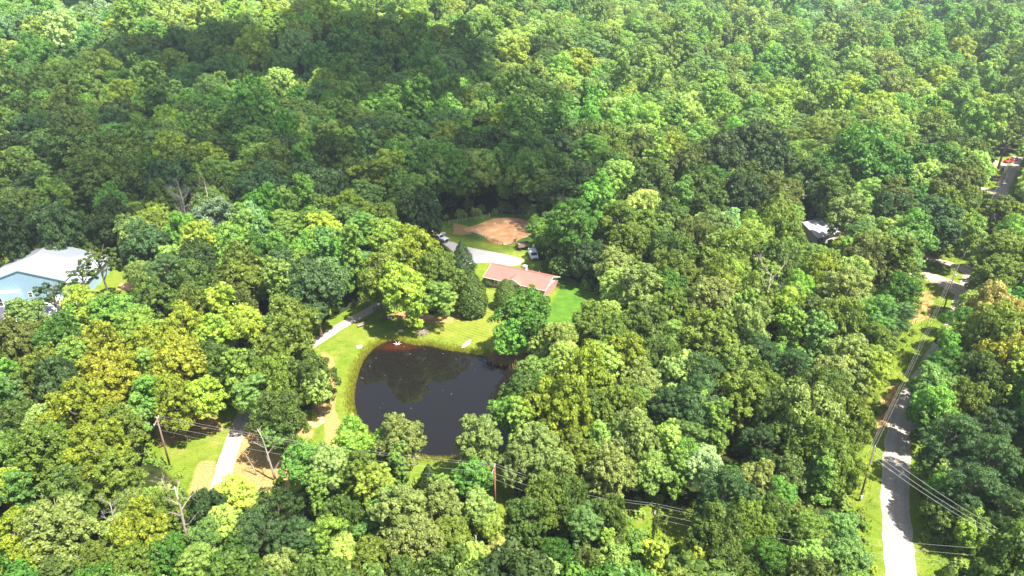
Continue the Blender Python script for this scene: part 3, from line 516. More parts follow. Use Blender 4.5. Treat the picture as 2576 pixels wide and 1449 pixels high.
SH = dict(e='egg-shaped evergreen', m='clumpy broadleaf tree', o='round-crowned tree', p='loose leafy tree', l='feathery-leaved tree', t='narrow vine-hung tree', x='sparse open tree', c='cone-shaped evergreen', s='low bush')
NM = dict(e='evergreen_tree', m='broadleaf_tree', o='broadleaf_tree', p='broadleaf_tree', l='feathery_tree', t='vine_hung_tree', x='sparse_tree', c='evergreen_tree', s='bush')
sect = {}
for t in individual:
    best = min(LM, key=lambda q: math.hypot(q[1] - t['px'], q[2] - t['py'])); a = math.atan2(-(t['py'] - best[2]), t['px'] - best[1]); s = int(round(a / (math.pi / 4))) % 8
    t['lmd'] = math.hypot(best[1] - t['px'], best[2] - t['py']); sect.setdefault((best[0], s), []).append(t)
for (lm, s), L in sect.items():
    bykind = {}
    for t in sorted(L, key=lambda t: t['lmd']): bykind.setdefault((t['c'], t['kind']), []).append(t)
    for (c_, k_), LL in bykind.items():
        for i, t in enumerate(LL):
            o_ = '' if len(LL) == 1 else ('nearer of two ' if len(LL) == 2 and i == 0 else 'farther of two ' if len(LL) == 2 else ORD[i] + ' ')
            t['label'] = f"{o_}{TONE[c_]} {SH[k_]}{'s' if 'of two' in o_ else ''} {DIRS[s]} {lm}"
meshcount = 0
for i, t in enumerate(individual):
    k = t['kind']; rg = random.Random(i * 13 + 5)
    e = empty(NM[k], (t['x'], t['y'], t['zb'] - .05), 0)
    tag(e, t['label'], 'bush' if k == 's' else 'tree', 'trees of the woods and lawns')
    cr = link('crown', rg.choice(CR[k]), e); s = t['R']; top = t['zc'] + s * HALF[k] * 1.0; low = top * (.10 if k not in 'x' else .35); hz_ = (top - low) / 2 / HALF[k]; cr.location = (0, 0, t['zc'] if k in 'ces' else (top + low) / 2); cr.scale = (s * rg.uniform(.98, 1.12), s * rg.uniform(.98, 1.12), s if k in 'ces' else hz_ * rg.uniform(1.0, 1.08)); cr.rotation_euler = (0, 0, rg.uniform(0, 6.28))
    b = TINT[t['c']]; j = rg.uniform(.86, 1.14); jr = rg.uniform(.92, 1.08)
    cr['leaf_tint'] = (b[0] * j * jr, b[1] * j, b[2] * j)
    tr = link('trunk', rg.choice(TR[k]), e); tr.scale = (s * .8, s * .8, t['zc'] * .98)

def scatter(name, T, srcs, kindidx, label, cat):
    n = len(T); V = np.array([(t['x'], t['y'], t['zb'] + t['zc']) for t in T])
    me = bpy.data.meshes.new(name); me.vertices.add(n); me.vertices.foreach_set('co', V.astype(np.float32).ravel())
    rg = np.random.default_rng(n)
    a = me.attributes.new('scl', 'FLOAT_VECTOR', 'POINT'); S = np.array([t['R'] for t in T])[:, None] * rg.uniform(.92, 1.08, (n, 3)) * [1.08, 1.08, 1.3]; a.data.foreach_set('vector', S.astype(np.float32).ravel())
    a = me.attributes.new('rot', 'FLOAT_VECTOR', 'POINT'); Rz = np.zeros((n, 3)); Rz[:, 2] = rg.uniform(0, 6.28, n); a.data.foreach_set('vector', Rz.astype(np.float32).ravel())
    a = me.attributes.new('idx', 'INT', 'POINT'); a.data.foreach_set('value', np.array([kindidx(t, rg) for t in T], np.int32))
    a = me.attributes.new('tint', 'FLOAT_COLOR', 'POINT'); tt = np.array([(*TINT[t['c']], 1) for t in T]) * rg.uniform(.82, 1.18, (n, 1)) * np.c_[rg.uniform(.92, 1.06, n), np.ones(n), rg.uniform(.85, 1.2, n), np.ones(n)]; a.data.foreach_set('color', tt.astype(np.float32).ravel())
    me.materials.append(M['leaf']); o = link(name, me); tag(o, label, cat, kind='stuff')
    ng = bpy.data.node_groups.new(name, 'GeometryNodeTree'); ng.interface.new_socket('Geometry', in_out='INPUT', socket_type='NodeSocketGeometry'); ng.interface.new_socket('Geometry', in_out='OUTPUT', socket_type='NodeSocketGeometry')
    nn = ng.nodes; gi = nn.new('NodeGroupInput'); go = nn.new('NodeGroupOutput'); L = ng.links
    mp = nn.new('GeometryNodeMeshToPoints'); L.new(gi.outputs[0], mp.inputs[0]); ip = nn.new('GeometryNodeInstanceOnPoints'); L.new(mp.outputs[0], ip.inputs['Points']); ip.inputs['Pick Instance'].default_value = True
    jn = nn.new('GeometryNodeJoinGeometry')
    for s in srcs:
        oi = nn.new('GeometryNodeObjectInfo'); oi.inputs['Object'].default_value = s; oi.inputs['As Instance'].default_value = True; L.new(oi.outputs['Geometry'], jn.inputs[0])
    L.new(jn.outputs[0], ip.inputs['Instance'])
    def na(nm, ty):
        x = nn.new('GeometryNodeInputNamedAttribute'); x.data_type = ty; x.inputs['Name'].default_value = nm; return x.outputs[0]
    L.new(na('idx', 'INT'), ip.inputs['Instance Index']); L.new(na('scl', 'FLOAT_VECTOR'), ip.inputs['Scale']); L.new(na('rot', 'FLOAT_VECTOR'), ip.inputs['Rotation']); L.new(ip.outputs[0], go.inputs[0])
    md = o.modifiers.new('scatter', 'NODES'); md.node_group = ng; return o
def src_of(mesh): return next(o for o in bpy.data.objects if o.data is mesh)
order = [m for k in 'oompplt' for m in CR[k]]; order = list(dict.fromkeys(order)); order = [m for m in order if any(o.data is m for o in bpy.data.objects)]
srcs = [src_of(m) for m in order]
scatter('forest', rest, srcs, lambda t, rg: int(rg.integers(0, len(srcs))), 'dense mixed woodland of round green crowns filling the hills behind the clearing', 'forest')
# undergrowth under and between the trees
def under(seed, n, box, rr, cols, keep):
    rg = np.random.default_rng(seed); C = np.c_[rg.uniform(box[0], box[1], n), rg.uniform(box[2], box[3], n)]; C = C[keep(C)]
    Zb = hz(C[:, 0], C[:, 1]); return [dict(x=a, y=b, zb=z, zc=r * .35, R=r, c=cols[int(rg.random() * len(cols))]) for (a, b), z, r in zip(C, Zb, rg.uniform(rr[0], rr[1], len(C)))]
def keep_forest(C):
    k = np.ones(len(C), bool)
    for pl in CLEAR: k &= sdist(C, pl) > .6
    k &= sdist(C, POND) > 1.5
    for ln, hw in ROADS: k &= sdist(C, ln, False) > hw + 1.6
    return k
def keep_edge(C):                              # ragged weeds along the roads and field edges
    k = np.zeros(len(C), bool)
    for pl in (CORRIDOR, STRAW_FIELD, PATCH, POLEGAP): k |= (np.abs(sdist(C, pl)) < 2.2)
    for ln, hw in ROADS: k &= sdist(C, ln, False) > hw + .9
    return k & (sdist(C, LAWN) > 0)
bush_src = [src_of(m) for m in CR['s'] if any(o.data is m for o in bpy.data.objects)]
U = under(3, 5200, (-130, 220, 45, 250), (.7, 1.9), 'GGDKGE', keep_forest) + under(4, 9000, (-110, 200, 50, 260), (.35, .9), 'KKYEOG', keep_edge)
scatter('undergrowth', U, bush_src, lambda t, rg: int(rg.integers(0, len(bush_src))), 'low leafy undergrowth and weeds between the trees and along the verges', 'undergrowth')
#@@BEGIN
# ------------------------------------------------------------------ buildings
def frame_to(o, p, ux):                        # put a local frame at p with its x axis along ux
    o.location = p; o.rotation_euler = (0, 0, math.atan2(ux[1], ux[0]))
def hgt(p, ty, lo=1, hi=40):                   # height at which a plumb line over p reaches photo row ty
    best = min((lo + i * .1 for i in range(int((hi - lo) * 10))), key=lambda H: abs(proj(p[0], p[1], p[2] + H)[1] - ty)); return best
def win(parent, x0, x1, y, z0, z1, mull=1, side='y', name='window'):   # frame proud of the wall, pane inside it; outward is -y (or +x)
    f = MB(); t = .09
    def bx(a, b, c, d, o0, o1):
        f.box(a, b, y - o1, y - o0, c, d) if side == 'y' else f.box(y + o0, y + o1, a, b, c, d)
    bx(x0 - t, x0, z0 - t, z1 + t, .0, .07); bx(x1, x1 + t, z0 - t, z1 + t, .0, .07); bx(x0, x1, z0 - t, z0, .0, .08); bx(x0, x1, z1, z1 + t, .0, .07)
    for i in range(mull): c = x0 + (x1 - x0) * (i + 1) / (mull + 1); bx(c - .06, c + .06, z0, z1, .0, .065)
    bx(x0, x1, (z0 + z1) / 2 - .03, (z0 + z1) / 2 + .03, .02, .06)
    o = f.build(name, M['white'], parent); f = MB()
    def gx(a, b, c, d, o0, o1):
        f.box(a, b, y - o1, y - o0, c, d) if side == 'y' else f.box(y + o0, y + o1, a, b, c, d)
    gx(x0, x1, z0, z1, .005, .03); f.build('pane', M['glass'], o); return o
FL = G(1215, 696, 2.5); FR = G(1372, 731, 2.5); ux = (FR - FL).normalized()
house = empty('brick_house', (0, 0, 0)); frame_to(house, (FL.x, FL.y, 0), ux)
tag(house, 'low brick ranch house with a pinkish red metal roof above the pond lawn', 'house')
Lh, Wh, RZ, EZ = 17.1, 8.9, 4.35, 2.5; ov = .45
MB().box(ov, Lh - ov, ov, Wh - ov, -.2, 2.32).build('wall', M['brick'], house)
for xx, nm in ((ov + .02, 0), (Lh - ov - .17, 1)):
    MB().prism([(ov, 2.32), (Wh - ov, 2.32), (Wh / 2, RZ - .28)], xx, xx + .15, 'x').build('gable', M['white'], house)
th = .14
def slope(name, pts, mat, parent):             # a roof plane given by four corners, with thickness
    bm = bmesh.new(); a = [bm.verts.new(p) for p in pts]; b = [bm.verts.new((p[0], p[1], p[2] - th)) for p in pts]; n = len(pts)
    bm.faces.new(a); bm.faces.new(b[::-1])
    for i in range(n): bm.faces.new([a[i], b[i], b[(i + 1) % n], a[(i + 1) % n]])
    bmesh.ops.recalc_face_normals(bm, faces=bm.faces); me = bpy.data.meshes.new(name); bm.to_mesh(me); bm.free(); me.materials.append(mat); return link(name, me, parent)
r = slope('roof', [(0, 0, EZ), (Lh, 0, EZ), (Lh, Wh / 2, RZ), (0, Wh / 2, RZ)], M['redroof'], house)
slope('roof', [(0, Wh / 2 + .002, RZ), (Lh, Wh / 2 + .002, RZ), (Lh, Wh, EZ), (0, Wh, EZ)], M['redroof'], house)
MB().tube([(-.02, Wh / 2, RZ + .03), (Lh + .02, Wh / 2, RZ + .03)], .07, 6).build('ridge_cap', M['redroof'], house)
for i in (0, 1):
    x = -.03 if i == 0 else Lh + .005
    MB().prism([(-.02, EZ - .2), (-.02, EZ + .02), (Wh / 2, RZ + .02), (Wh + .02, EZ + .02), (Wh + .02, EZ - .2), (Wh / 2, RZ - .2)], x, x + .025, 'x').build('rake_board', M['white'], house)
MB().box(0, Lh, -.09, -.005, EZ - .17, EZ - .03).build('gutter', M['white'], house)
MB().tube([(Lh - .5, .38, 2.3), (Lh - .5, .38, 0)], .05, 6).build('downspout', M['white'], house)
gp = slope('porch_roof', [(5.6, -.5, EZ + .03), (8.3, -.5, 3.85), (8.3, 3.3, 3.85), (5.6, .0, EZ + .03)], M['redroof'], house)
slope('porch_roof', [(8.3, -.5, 3.85), (11.0, -.5, EZ + .03), (11.0, .0, EZ + .03), (8.3, 3.3, 3.85)], M['redroof'], house)
MB().prism([(5.8, 2.42), (10.8, 2.42), (8.3, 3.72)], -.3, -.15).build('gable', M['white'], house)
MB().prism([(5.5, 2.42), (5.5, 2.56), (8.3, 3.9), (11.1, 2.56), (11.1, 2.42), (8.3, 3.74)], -.56, -.5).build('rake_board', M['white'], house)
for x in (6.0, 10.5): MB().box(x, x + .14, -.32, -.18, 0, 2.42).build('porch_post', M['white'], house)
win(house, 2.1, 3.9, ov, .95, 2.05); win(house, 9.3, 10.0, ov, .8, 2.05, 0); win(house, 13.2, 14.9, ov, .95, 2.05); win(house, 4.6, 5.3, ov, 1.2, 2.0, 0)
d = MB().box(7.4, 8.35, ov - .06, ov, 0, 2.05).build('door', M['white'], house); MB().blob((8.22, ov - .09, 1.0), .04, 1, 0).build('handle', M['galv'], d)
for x in (1.65, 4.05): MB().box(x, x + .32, ov - .04, ov, .9, 2.1).build('shutter', M['white'], house)
ch = MB().box(8.5, 9.4, 4.9, 5.8, 3.4, 5.15).build('chimney', plain('pale_brick', (.62, .58, .53), .9, .1, 6), house); MB().box(8.42, 9.48, 4.82, 5.88, 5.15, 5.25).build('chimney_cap', M['concrete'], ch)
MB().tube([(12.5, 6.2, 3.6), (12.5, 6.2, 4.2)], .06, 6).build('vent_pipe', M['galv'], house)

A = G(43, 680, 8.3); A2 = G(117, 620, 8.3); ry = (A2 - A); Lr = 17.5; ry.z = 0; ry.normalize(); rx = Vector((ry.y, -ry.x, 0))
hall = empty('metal_hall', (0, 0, 0)); frame_to(hall, (A.x, A.y, 0), rx)
tag(hall, 'large pale blue metal hall with a low white gable roof at the left edge', 'hall')
hw = 9.2; he = 5.0
MB().prism([(-hw, -.2), (hw, -.2), (hw, he), (0, 8.15), (-hw, he)], .2, Lr - .2).build('wall', M['hallwall'], hall)
slope('roof', [(0, 0, 8.32), (hw + .3, 0, he + .02), (hw + .3, Lr, he + .02), (0, Lr, 8.32)], M['hallroof'], hall)
slope('roof', [(-.002, 0, 8.32), (-.002, Lr, 8.32), (-hw - .3, Lr, he + .02), (-hw - .3, 0, he + .02)], M['hallroof'], hall)
MB().tube([(0, -.03, 8.36), (0, Lr + .03, 8.36)], .12, 6).build('ridge_cap', M['galv'], hall)
for s in (-1, 1): MB().prism([(0, 8.1), (0, 8.38), (s * (hw + .34), he + .08), (s * (hw + .34), he - .2)], -.06, -.005).build('rake_board', M['hallwall2'], hall)
p = G(67, 757, 0) - A; px_ = p.x * rx.x + p.y * rx.y; py_ = p.x * ry.x + p.y * ry.y
pc = MB().box(-hw + .5, px_, min(py_, -1.5), .19, -.1, 3.3).build('porch', M['hallwall2'], hall)
yf = min(py_, -1.5)
win(pc, px_ - 5.6, px_ - 3.9, yf, .1, 2.1, 1, name='glass_door'); win(hall, px_ + 1.2, px_ + 2.0, .2, 1.2, 2.4, 0)
MB().prism([(hw + .02, -.1), (hw + 3.6, -.1), (hw + 3.6, 3.7), (hw + .02, 4.3)], .6, Lr - 1.0).build('annex', M['hallwall2'], hall)
slope('annex_roof', [(hw, .2, 4.5), (hw + 4.1, .2, 3.7), (hw + 4.1, Lr - .6, 3.7), (hw, Lr - .6, 4.5)], M['hallroof'], hall)
b1 = G(43, 757, 0); b = MB(); random.seed(3)
sh = empty('bush', (b1.x, b1.y, 0)); tag(sh, 'small dark ball bush against the pale blue hall porch', 'bush'); c_ = link('crown', CR['s'][0], sh); c_.scale = (.8, .8, .8); c_.location = (0, 0, .7); c_['leaf_tint'] = (.03, .05, .02)
k0 = G(14, 822, 5.6); k1 = G(150, 742, 5.6); cy = (k1 - k0); Lc = cy.length; cy.normalize(); cx = Vector((cy.y, -cy.x, 0))
chap = empty('chapel', (0, 0, 0)); frame_to(chap, (k0.x, k0.y, 0), cx); tag(chap, 'white-walled chapel with a pale grey roof half hidden in trees at the left edge', 'chapel')
MB().prism([(-4.6, -.2), (4.6, -.2), (4.6, 3.4), (0, 5.45), (-4.6, 3.4)], .3, Lc - .3).build('wall', M['white'], chap)
slope('roof', [(0, 0, 5.62), (5, 0, 3.4), (5, Lc, 3.4), (0, Lc, 5.62)], M['shingle'], chap); slope('roof', [(-.002, 0, 5.62), (-.002, Lc, 5.62), (-5, Lc, 3.4), (-5, 0, 3.4)], M['shingle'], chap)
st = MB().box(-.55, .55, .6, 1.7, 4.9, 6.6).build('steeple', M['white'], chap)
sp = MB(); q = [sp.bm.verts.new(v) for v in [(-.65, .5, 6.6), (.65, .5, 6.6), (.65, 1.8, 6.6), (-.65, 1.8, 6.6)]]; tp = sp.bm.verts.new((0, 1.15, 9.2)); sp.bm.faces.new(q[::-1])
for i in range(4): sp.bm.faces.new([q[i], q[(i + 1) % 4], tp])
sp.build('spire', M['white'], st); MB().box(-.03, .03, 1.12, 1.18, 9.1, 9.8).build('cross', M['white'], st)
win(chap, 1.5, 2.3, .3, 1, 2.4, 0); MB().box(-.7, .7, .22, .3, 0, 2.3).build('door', M['glass'], chap)

g1 = G(2019, 561, 5.4); g2 = G(2093, 544, 5.4); gu = (g2 - g1); Lg = gu.length; gu.normalize()
barn = empty('grey_roofed_barn', (0, 0, 0)); frame_to(barn, (g1.x, g1.y, 0), gu); tag(barn, 'tan building with a plain light grey metal roof among the right-hand trees', 'barn')
MB().prism([(-5.4, -.2), (5.4, -.2), (5.4, 2.9), (0, 5.2), (-5.4, 2.9)], .2, Lg + .8, 'x').build('wall', plain('tan_siding', (.5, .42, .34), .8, .08, 3), barn)
slope('roof', [(0, -6, 2.8), (Lg + 1, -6, 2.8), (Lg + 1, 0, 5.4), (0, 0, 5.4)], M['greyroof'], barn); slope('roof', [(0, .002, 5.4), (Lg + 1, .002, 5.4), (Lg + 1, 6, 2.8), (0, 6, 2.8)], M['greyroof'], barn)
MB().box(0, Lg + 1, -.35, .35, 5.4, 5.47).build('ridge_cap', M['greyroof'], barn); win(barn, 2, 3, -5.4, 1, 2.2, 0); MB().box(5.2, 7.8, -5.46, -5.4, 0, 2.4).build('door', M['white'], barn)

# ------------------------------------------------------------------ vehicles and farm things
def car(name, label, pt, yaw, paint, Lc=4.4, kind='car', group=None):
    t = empty(name, (pt.x, pt.y, 0), yaw); tag(t, label, kind, group); w = .88; h = Lc / 2
    prof = [(-h, .35), (-h + .05, .82), (-h + .5, .95), (h - 1.25, .93), (h - .15, .75), (h, .35)]
    MB().prism(prof, -w, w).build('body', paint, t, bevel=.05)
    cab = [(-h + .45, .93), (-h + .95, 1.42), (h - 1.95, 1.42), (h - 1.2, .92)]
    MB().prism(cab, -w + .12, w - .12).build('window_band', M['glass'], t, bevel=.04)
    MB().box(-h + .95, h - 1.98, -w + .16, w - .16, 1.40, 1.46).build('roof', paint, t, bevel=.03)
    for sx in (-1, 1):
        for sy in (-1, 1):
            wl = MB().tube([(sx * (h - .85), sy * (w - .16), .33), (sx * (h - .85), sy * (w + .02), .33)], .33, 14).build('wheel', M['dark'], t); MB().tube([(sx * (h - .85), sy * (w + .0), .33), (sx * (h - .85), sy * (w + .035), .33)], .19, 10).build('rim', M['galv'], wl)
    for sy in (-1, 1): MB().box(h - .06, h + .02, sy * .62 - .16, sy * .62 + .16, .58, .72).build('headlight', M['paper'], t); MB().box(-h - .02, -h + .05, sy * .65 - .13, sy * .65 + .13, .62, .78).build('tail_light', M['red'], t)
    return t
car('parked_car', 'red car parked on the dirt lane at the far right', G(2537, 408), R(200), M['red'])
car('parked_car', 'whitish car just right of the far red car, farthest right vehicle', G(2548, 404), R(205), M['carwhite'])
car('parked_car', 'small blue-grey car parked on the grass edge beside the far right trees', G(2497, 452), R(-75), M['cargrey'], 4.0)
p0 = G(1083, 598); p1 = G(1128, 612); d = (p1 - p0).normalized(); yw = math.atan2(d.y, d.x)
t = empty('flatbed_truck', ((p0.x + p1.x) / 2, (p0.y + p1.y) / 2, 0), yw); tag(t, 'white flatbed truck loaded with orange and brown junk, parked behind the house', 'truck')
MB().prism([(1.0, .5), (1.0, 1.25), (1.1, 1.3), (2.7, 1.22), (3.0, 1.1), (3.05, .5)], -.95, .95).build('hood', M['carwhite'], t, bevel=.06)
cb = MB().prism([(-.35, .5), (-.35, 1.85), (-.2, 1.95), (.65, 1.95), (1.25, 1.25), (1.25, .5)], -.96, .96).build('cab', M['carwhite'], t, bevel=.05)
MB().prism([(.72, 1.88), (1.22, 1.3), (1.26, 1.32), (.76, 1.92)], -.78, .78).build('windscreen', M['glass'], cb)
for s in (-1, 1): MB().prism([(-.2, 1.3), (-.1, 1.8), (.6, 1.8), (1.0, 1.3)], s * .95 if s > 0 else -.98, .98 if s > 0 else -.95).build('side_window', M['glass'], cb)
MB().box(-3.3, -.45, -1.1, 1.1, .85, 1.0).build('flatbed', M['dark'], t); MB().box(-.55, -.45, -1.05, 1.05, 1.0, 1.85).build('headboard', M['rust'], t)
MB().box(3.04, 3.14, -.9, .9, .5, .75).build('bumper', M['dark'], t); MB().box(3.0, 3.07, -.7, .7, .8, 1.1).build('grille', M['dark'], t)
for x in (-2.3, 2.2):
    for s in (-1, 1): wl = MB().tube([(x, s * .75, .42), (x, s * 1.0, .42)], .42, 14).build('wheel', M['dark'], t); MB().tube([(x, s * .99, .42), (x, s * 1.02, .42)], .22, 10).build('rim', M['galv'], wl)
def at_l(o, x, y): c, s = math.cos(o.rotation_euler.z), math.sin(o.rotation_euler.z); return (o.location.x + c * x - s * y, o.location.y + s * x + c * y)
for i, (x, y, r_, mt, lb) in enumerate([(-2.6, .3, .42, 'orange', 'orange heap of tarp lying at the back of the flatbed truck'), (-1.7, -.3, .38, 'rust', 'rusty brown scrap heap in the middle of the flatbed truck'), (-1.0, .4, .34, 'paper', 'white bundle lying behind the cab of the flatbed truck')]):
    X_, Y_ = at_l(t, x, y); o = MB().blob((0, 0, .25), r_, 2, .25, (1, 1, .75)).build('truck_load', M[mt]); o.location = (X_, Y_, 1.0); tag(o, lb, 'scrap', 'loads on the flatbed truck')
o = empty('camper_shell', G(1084, 594)); tag(o, 'pale grey domed camper shell standing in the shade behind the flatbed truck', 'camper shell'); MB().prism([(-1.0, 0), (-1.0, .9), (-.6, 1.7), (.3, 1.8), (1.0, 1.0), (1.0, 0)], -.8, .8).build('shell', M['paper'], o, bevel=.12); MB().box(-.6, .6, -.83, -.79, .9, 1.4).build('window', M['glass'], o)
o = empty('stone_block', G(1116, 590)); tag(o, 'whitish block lying in the grass right behind the flatbed truck', 'block'); MB().blob((0, 0, .35), .6, 2, .15, (1.3, .8, .7)).build('stone', M['concrete'], o)
p = G(1316, 627); t = empty('hay_wagon', (p.x, p.y, 0), R(18)); tag(t, 'brown box-sided farm wagon on dark wheels beside the paddock corner', 'wagon')
bx = MB().box(-1.7, 1.7, -1.0, 1.0, 1.0, 1.1).box(-1.7, 1.7, -1.0, -.92, 1.1, 2.0).box(-1.7, 1.7, .92, 1.0, 1.1, 2.0).box(-1.7, -1.62, -.92, .92, 1.1, 2.0).box(1.62, 1.7, -.92, .92, 1.1, 2.0).build('wagon_box', M['brownbox'], t)
MB().box(-1.6, .6, -.9, .9, 1.85, 1.95).build('cover_board', M['brownbox'], t); MB().box(-1.6, 1.6, -.5, .5, .7, .98).build('chassis', M['dark'], t)
for x in (-1.1, 1.1):
    for s in (-1, 1): MB().tube([(x, s * .75, .42), (x, s * .98, .42)], .42, 12).build('wheel', M['dark'], t)
MB().tube([(-1.6, 0, .7), (-2.8, -.2, .3)], .05, 6).build('drawbar', M['rust'], t)
p = G(1341, 648); t = empty('parked_van', (p.x, p.y, 0), R(-80)); tag(t, 'white van facing the yard, half hidden under the big tree behind the house', 'van')
MB().prism([(-2.4, .4), (-2.4, 1.9), (-2.2, 2.05), (1.0, 2.05), (1.6, 1.25), (2.3, 1.05), (2.4, .4)], -.98, .98).build('body', M['carwhite'], t, bevel=.07)
MB().prism([(1.08, 1.96), (1.56, 1.32), (1.62, 1.34), (1.14, 1.99)], -.8, .8).build('windscreen', M['glass'], t); MB().box(2.4, 2.45, -.55, .55, .6, .85).build('grille', M['dark'], t); MB().box(2.35, 2.5, -.95, .95, .38, .52).build('bumper', M['dark'], t)
for x in (-1.6, 1.6):
    for s in (-1, 1): MB().tube([(x, s * .8, .36), (x, s * 1.0, .36)], .36, 12).build('wheel', M['dark'], t)
for s in (-1, 1): MB().box(2.38, 2.44, s * .75 - .12, s * .75 + .12, .75, .95).build('headlight', M['paper'], t)
p = G(2521, 429); t = empty('riding_mower', (p.x, p.y, 0), R(60)); tag(t, 'dark riding mower on the grass between the far red car and the grey car', 'mower')
MB().box(-.9, .9, -.4, .4, .35, .75).build('body', M['dark'], t, bevel=.08); MB().box(-.6, -.1, -.25, .25, .75, 1.15).build('seat', M['dark'], t, bevel=.05)
for x in (-.6, .65):
    for s in (-1, 1): MB().tube([(x, s * .38, .28), (x, s * .55, .28)], .28, 10).build('wheel', M['dark'], t)
p = G(2508, 446); o = MB().blob((0, 0, .3), .8, 2, .2, (1.6, .7, .45)).build('orange_tarp', M['orange']); o.location = p; tag(o, 'orange tarp heap lying right of the small grey car', 'tarp')
p = G(2121, 594); t = empty('orange_machine', (p.x, p.y, 0), R(-60)); tag(t, 'orange-red machine with an open square frame beside the grey metal roof', 'machine')
MB().box(-.9, .9, -.6, .6, .5, 1.2).build('body', M['orange'], t, bevel=.08); MB().tube([(.4, -.6, 1.2), (.4, -.6, 2.6), (.4, .6, 2.6), (.4, .6, 1.2)], .09, 6).build('roll_bar', M['orange'], t)
for x, r_ in ((-.6, .4), (.6, .6)):
    for s in (-1, 1): MB().tube([(x, s * .6, r_), (x, s * .9, r_)], r_, 12).build('wheel', M['dark'], t)
p = G(2556, 1034); t = empty('red_trailer', (p.x, p.y, 0), R(70)); tag(t, 'red openwork metal trailer frame on tan ground at the right edge', 'trailer')
m = MB()
for y in (-.9, 0, .9): m.box(-2.2, 2.2, y - .06, y + .06, .55, .67)
for i in range(7): m.box(-2.2 + i * .7, -2.1 + i * .7, -1.0, 1.0, .68, .78)
m.build('frame', M['red'], t)
for s in (-1, 1): MB().tube([(0, s * .95, .35), (0, s * 1.15, .35)], .35, 12).build('wheel', M['dark'], t)
MB().tube([(2.2, -.8, .6), (3.6, 0, .5)], .05, 6).tube([(2.2, .8, .6), (3.6, 0, .5)], .05, 6).build('drawbar', M['red'], t)
p = G(2517, 1016); t = empty('gas_tank', (p.x, p.y, 0), R(30)); tag(t, 'white propane tank on the ground left of the red trailer frame', 'tank')
MB().tube([(-1.0, 0, .75), (-.9, 0, .75), (.9, 0, .75), (1.0, 0, .75)], [.3, .48, .48, .3], 14).build('tank', M['paper'], t, True)
for x in (-.6, .6): MB().box(x - .06, x + .06, -.3, .3, 0, .35).build('leg', M['galv'], t)
MB().tube([(0, 0, 1.2), (0, 0, 1.4)], .15, 8).build('valve_cap', M['galv'], t)
p = G(1173, 866); bt = MB(); n = 14; Lb = 1.9      # small upturned boat
prev = []
for i in range(n + 1):
    x = -Lb + 2 * Lb * i / n; wdt = .48 * (1 - abs(x / Lb) ** 2.4) + .02; hh_ = .34 * (1 - abs(x / Lb) ** 3) + .06
    prev.append([bt.bm.verts.new((x, math.cos(a) * wdt, max(0, math.sin(a)) * hh_)) for a in [math.pi * k / 8 for k in range(9)]])
for i in range(n):
    for k in range(8): bt.bm.faces.new([prev[i][k], prev[i + 1][k], prev[i + 1][k + 1], prev[i][k + 1]])
t = empty('rowing_boat', (p.x, p.y, .02), R(62)); tag(t, 'beige upturned little boat lying on the lawn by the far pond shore', 'boat'); bt.build('hull', M['beige'], t, True); MB().box(-1.7, 1.7, -.02, .02, .32, .40).build('keel', M['beige'], t)
p = G(909, 822); t = empty('garden_bench', (p.x, p.y, 0), R(40)); tag(t, 'weathered wooden bench on the lawn right of the driveway', 'bench')
MB().box(-.8, .8, -.22, .22, .40, .45).build('seat', M['wood'], t); MB().box(-.8, .8, .22, .27, .5, .85).build('backrest', M['wood'], t)
for x in (-.7, .62): MB().box(x, x + .08, -.2, .25, 0, .4).build('leg', M['wood'], t)
p = G(904, 874); t = empty('utility_cover', (p.x, p.y, 0), R(10)); tag(t, 'white square box lid on the grass at the left side of the pond', 'box'); MB().box(-.55, .55, -.4, .4, -.05, .22).build('box', M['paper'], t, bevel=.03); MB().box(-.6, .6, -.45, .45, .22, .28).build('lid', M['paper'], t)
for (x, y, r_, lb) in [(979, 801, .5, 'white rock at the shade edge under the big yellow-green trees'), (1008, 834, .45, 'white rock by the weedy tip of the pond'), (1052, 800, .3, 'small pale rock on bare soil under the big lawn trees')]:
    p = G(x, y); o = MB().blob((0, 0, r_ * .4), r_, 2, .18, (1.3, .9, .7)).build('rock', M['concrete']); o.location = p; tag(o, lb, 'rock')
p = G(1000, 867, -.4); m = MB(); random.seed(5)
for i in range(6): a = i * 1.1; m.tube([(0, 0, 0), (math.cos(a) * .5, math.sin(a) * .5, .25), (math.cos(a) * .9, math.sin(a) * .9, .2 + .2 * random.random())], [.08, .05, .02], 5)
o = m.build('driftwood', M['paper']); o.location = p; tag(o, 'bleached white branching driftwood in the water at the pond tip', 'driftwood')
def pile(px, py, r_, nst, label, seed):
    p = G(px, py); m = MB(); rg = random.Random(seed)
    for i in range(nst):
        a = rg.uniform(0, 6.28); c = Vector((rg.gauss(0, r_ * .4), rg.gauss(0, r_ * .4), rg.uniform(0, r_ * .45))); d = Vector((math.cos(a), math.sin(a), rg.uniform(-.1, .55))) * rg.uniform(.4, .9) * r_; m.tube([c - d * .5 + Vector((0, 0, .1)), c + d * .1 + Vector((0, 0, .25)), c + d], [.05, .04, .015], 5)
    o = m.build('brush_pile', M['wood']); o.location = p; tag(o, label, 'brush pile')
pile(1062, 842, 1.3, 60, 'grey-brown brush pile of cut branches on the lawn above the pond', 4)

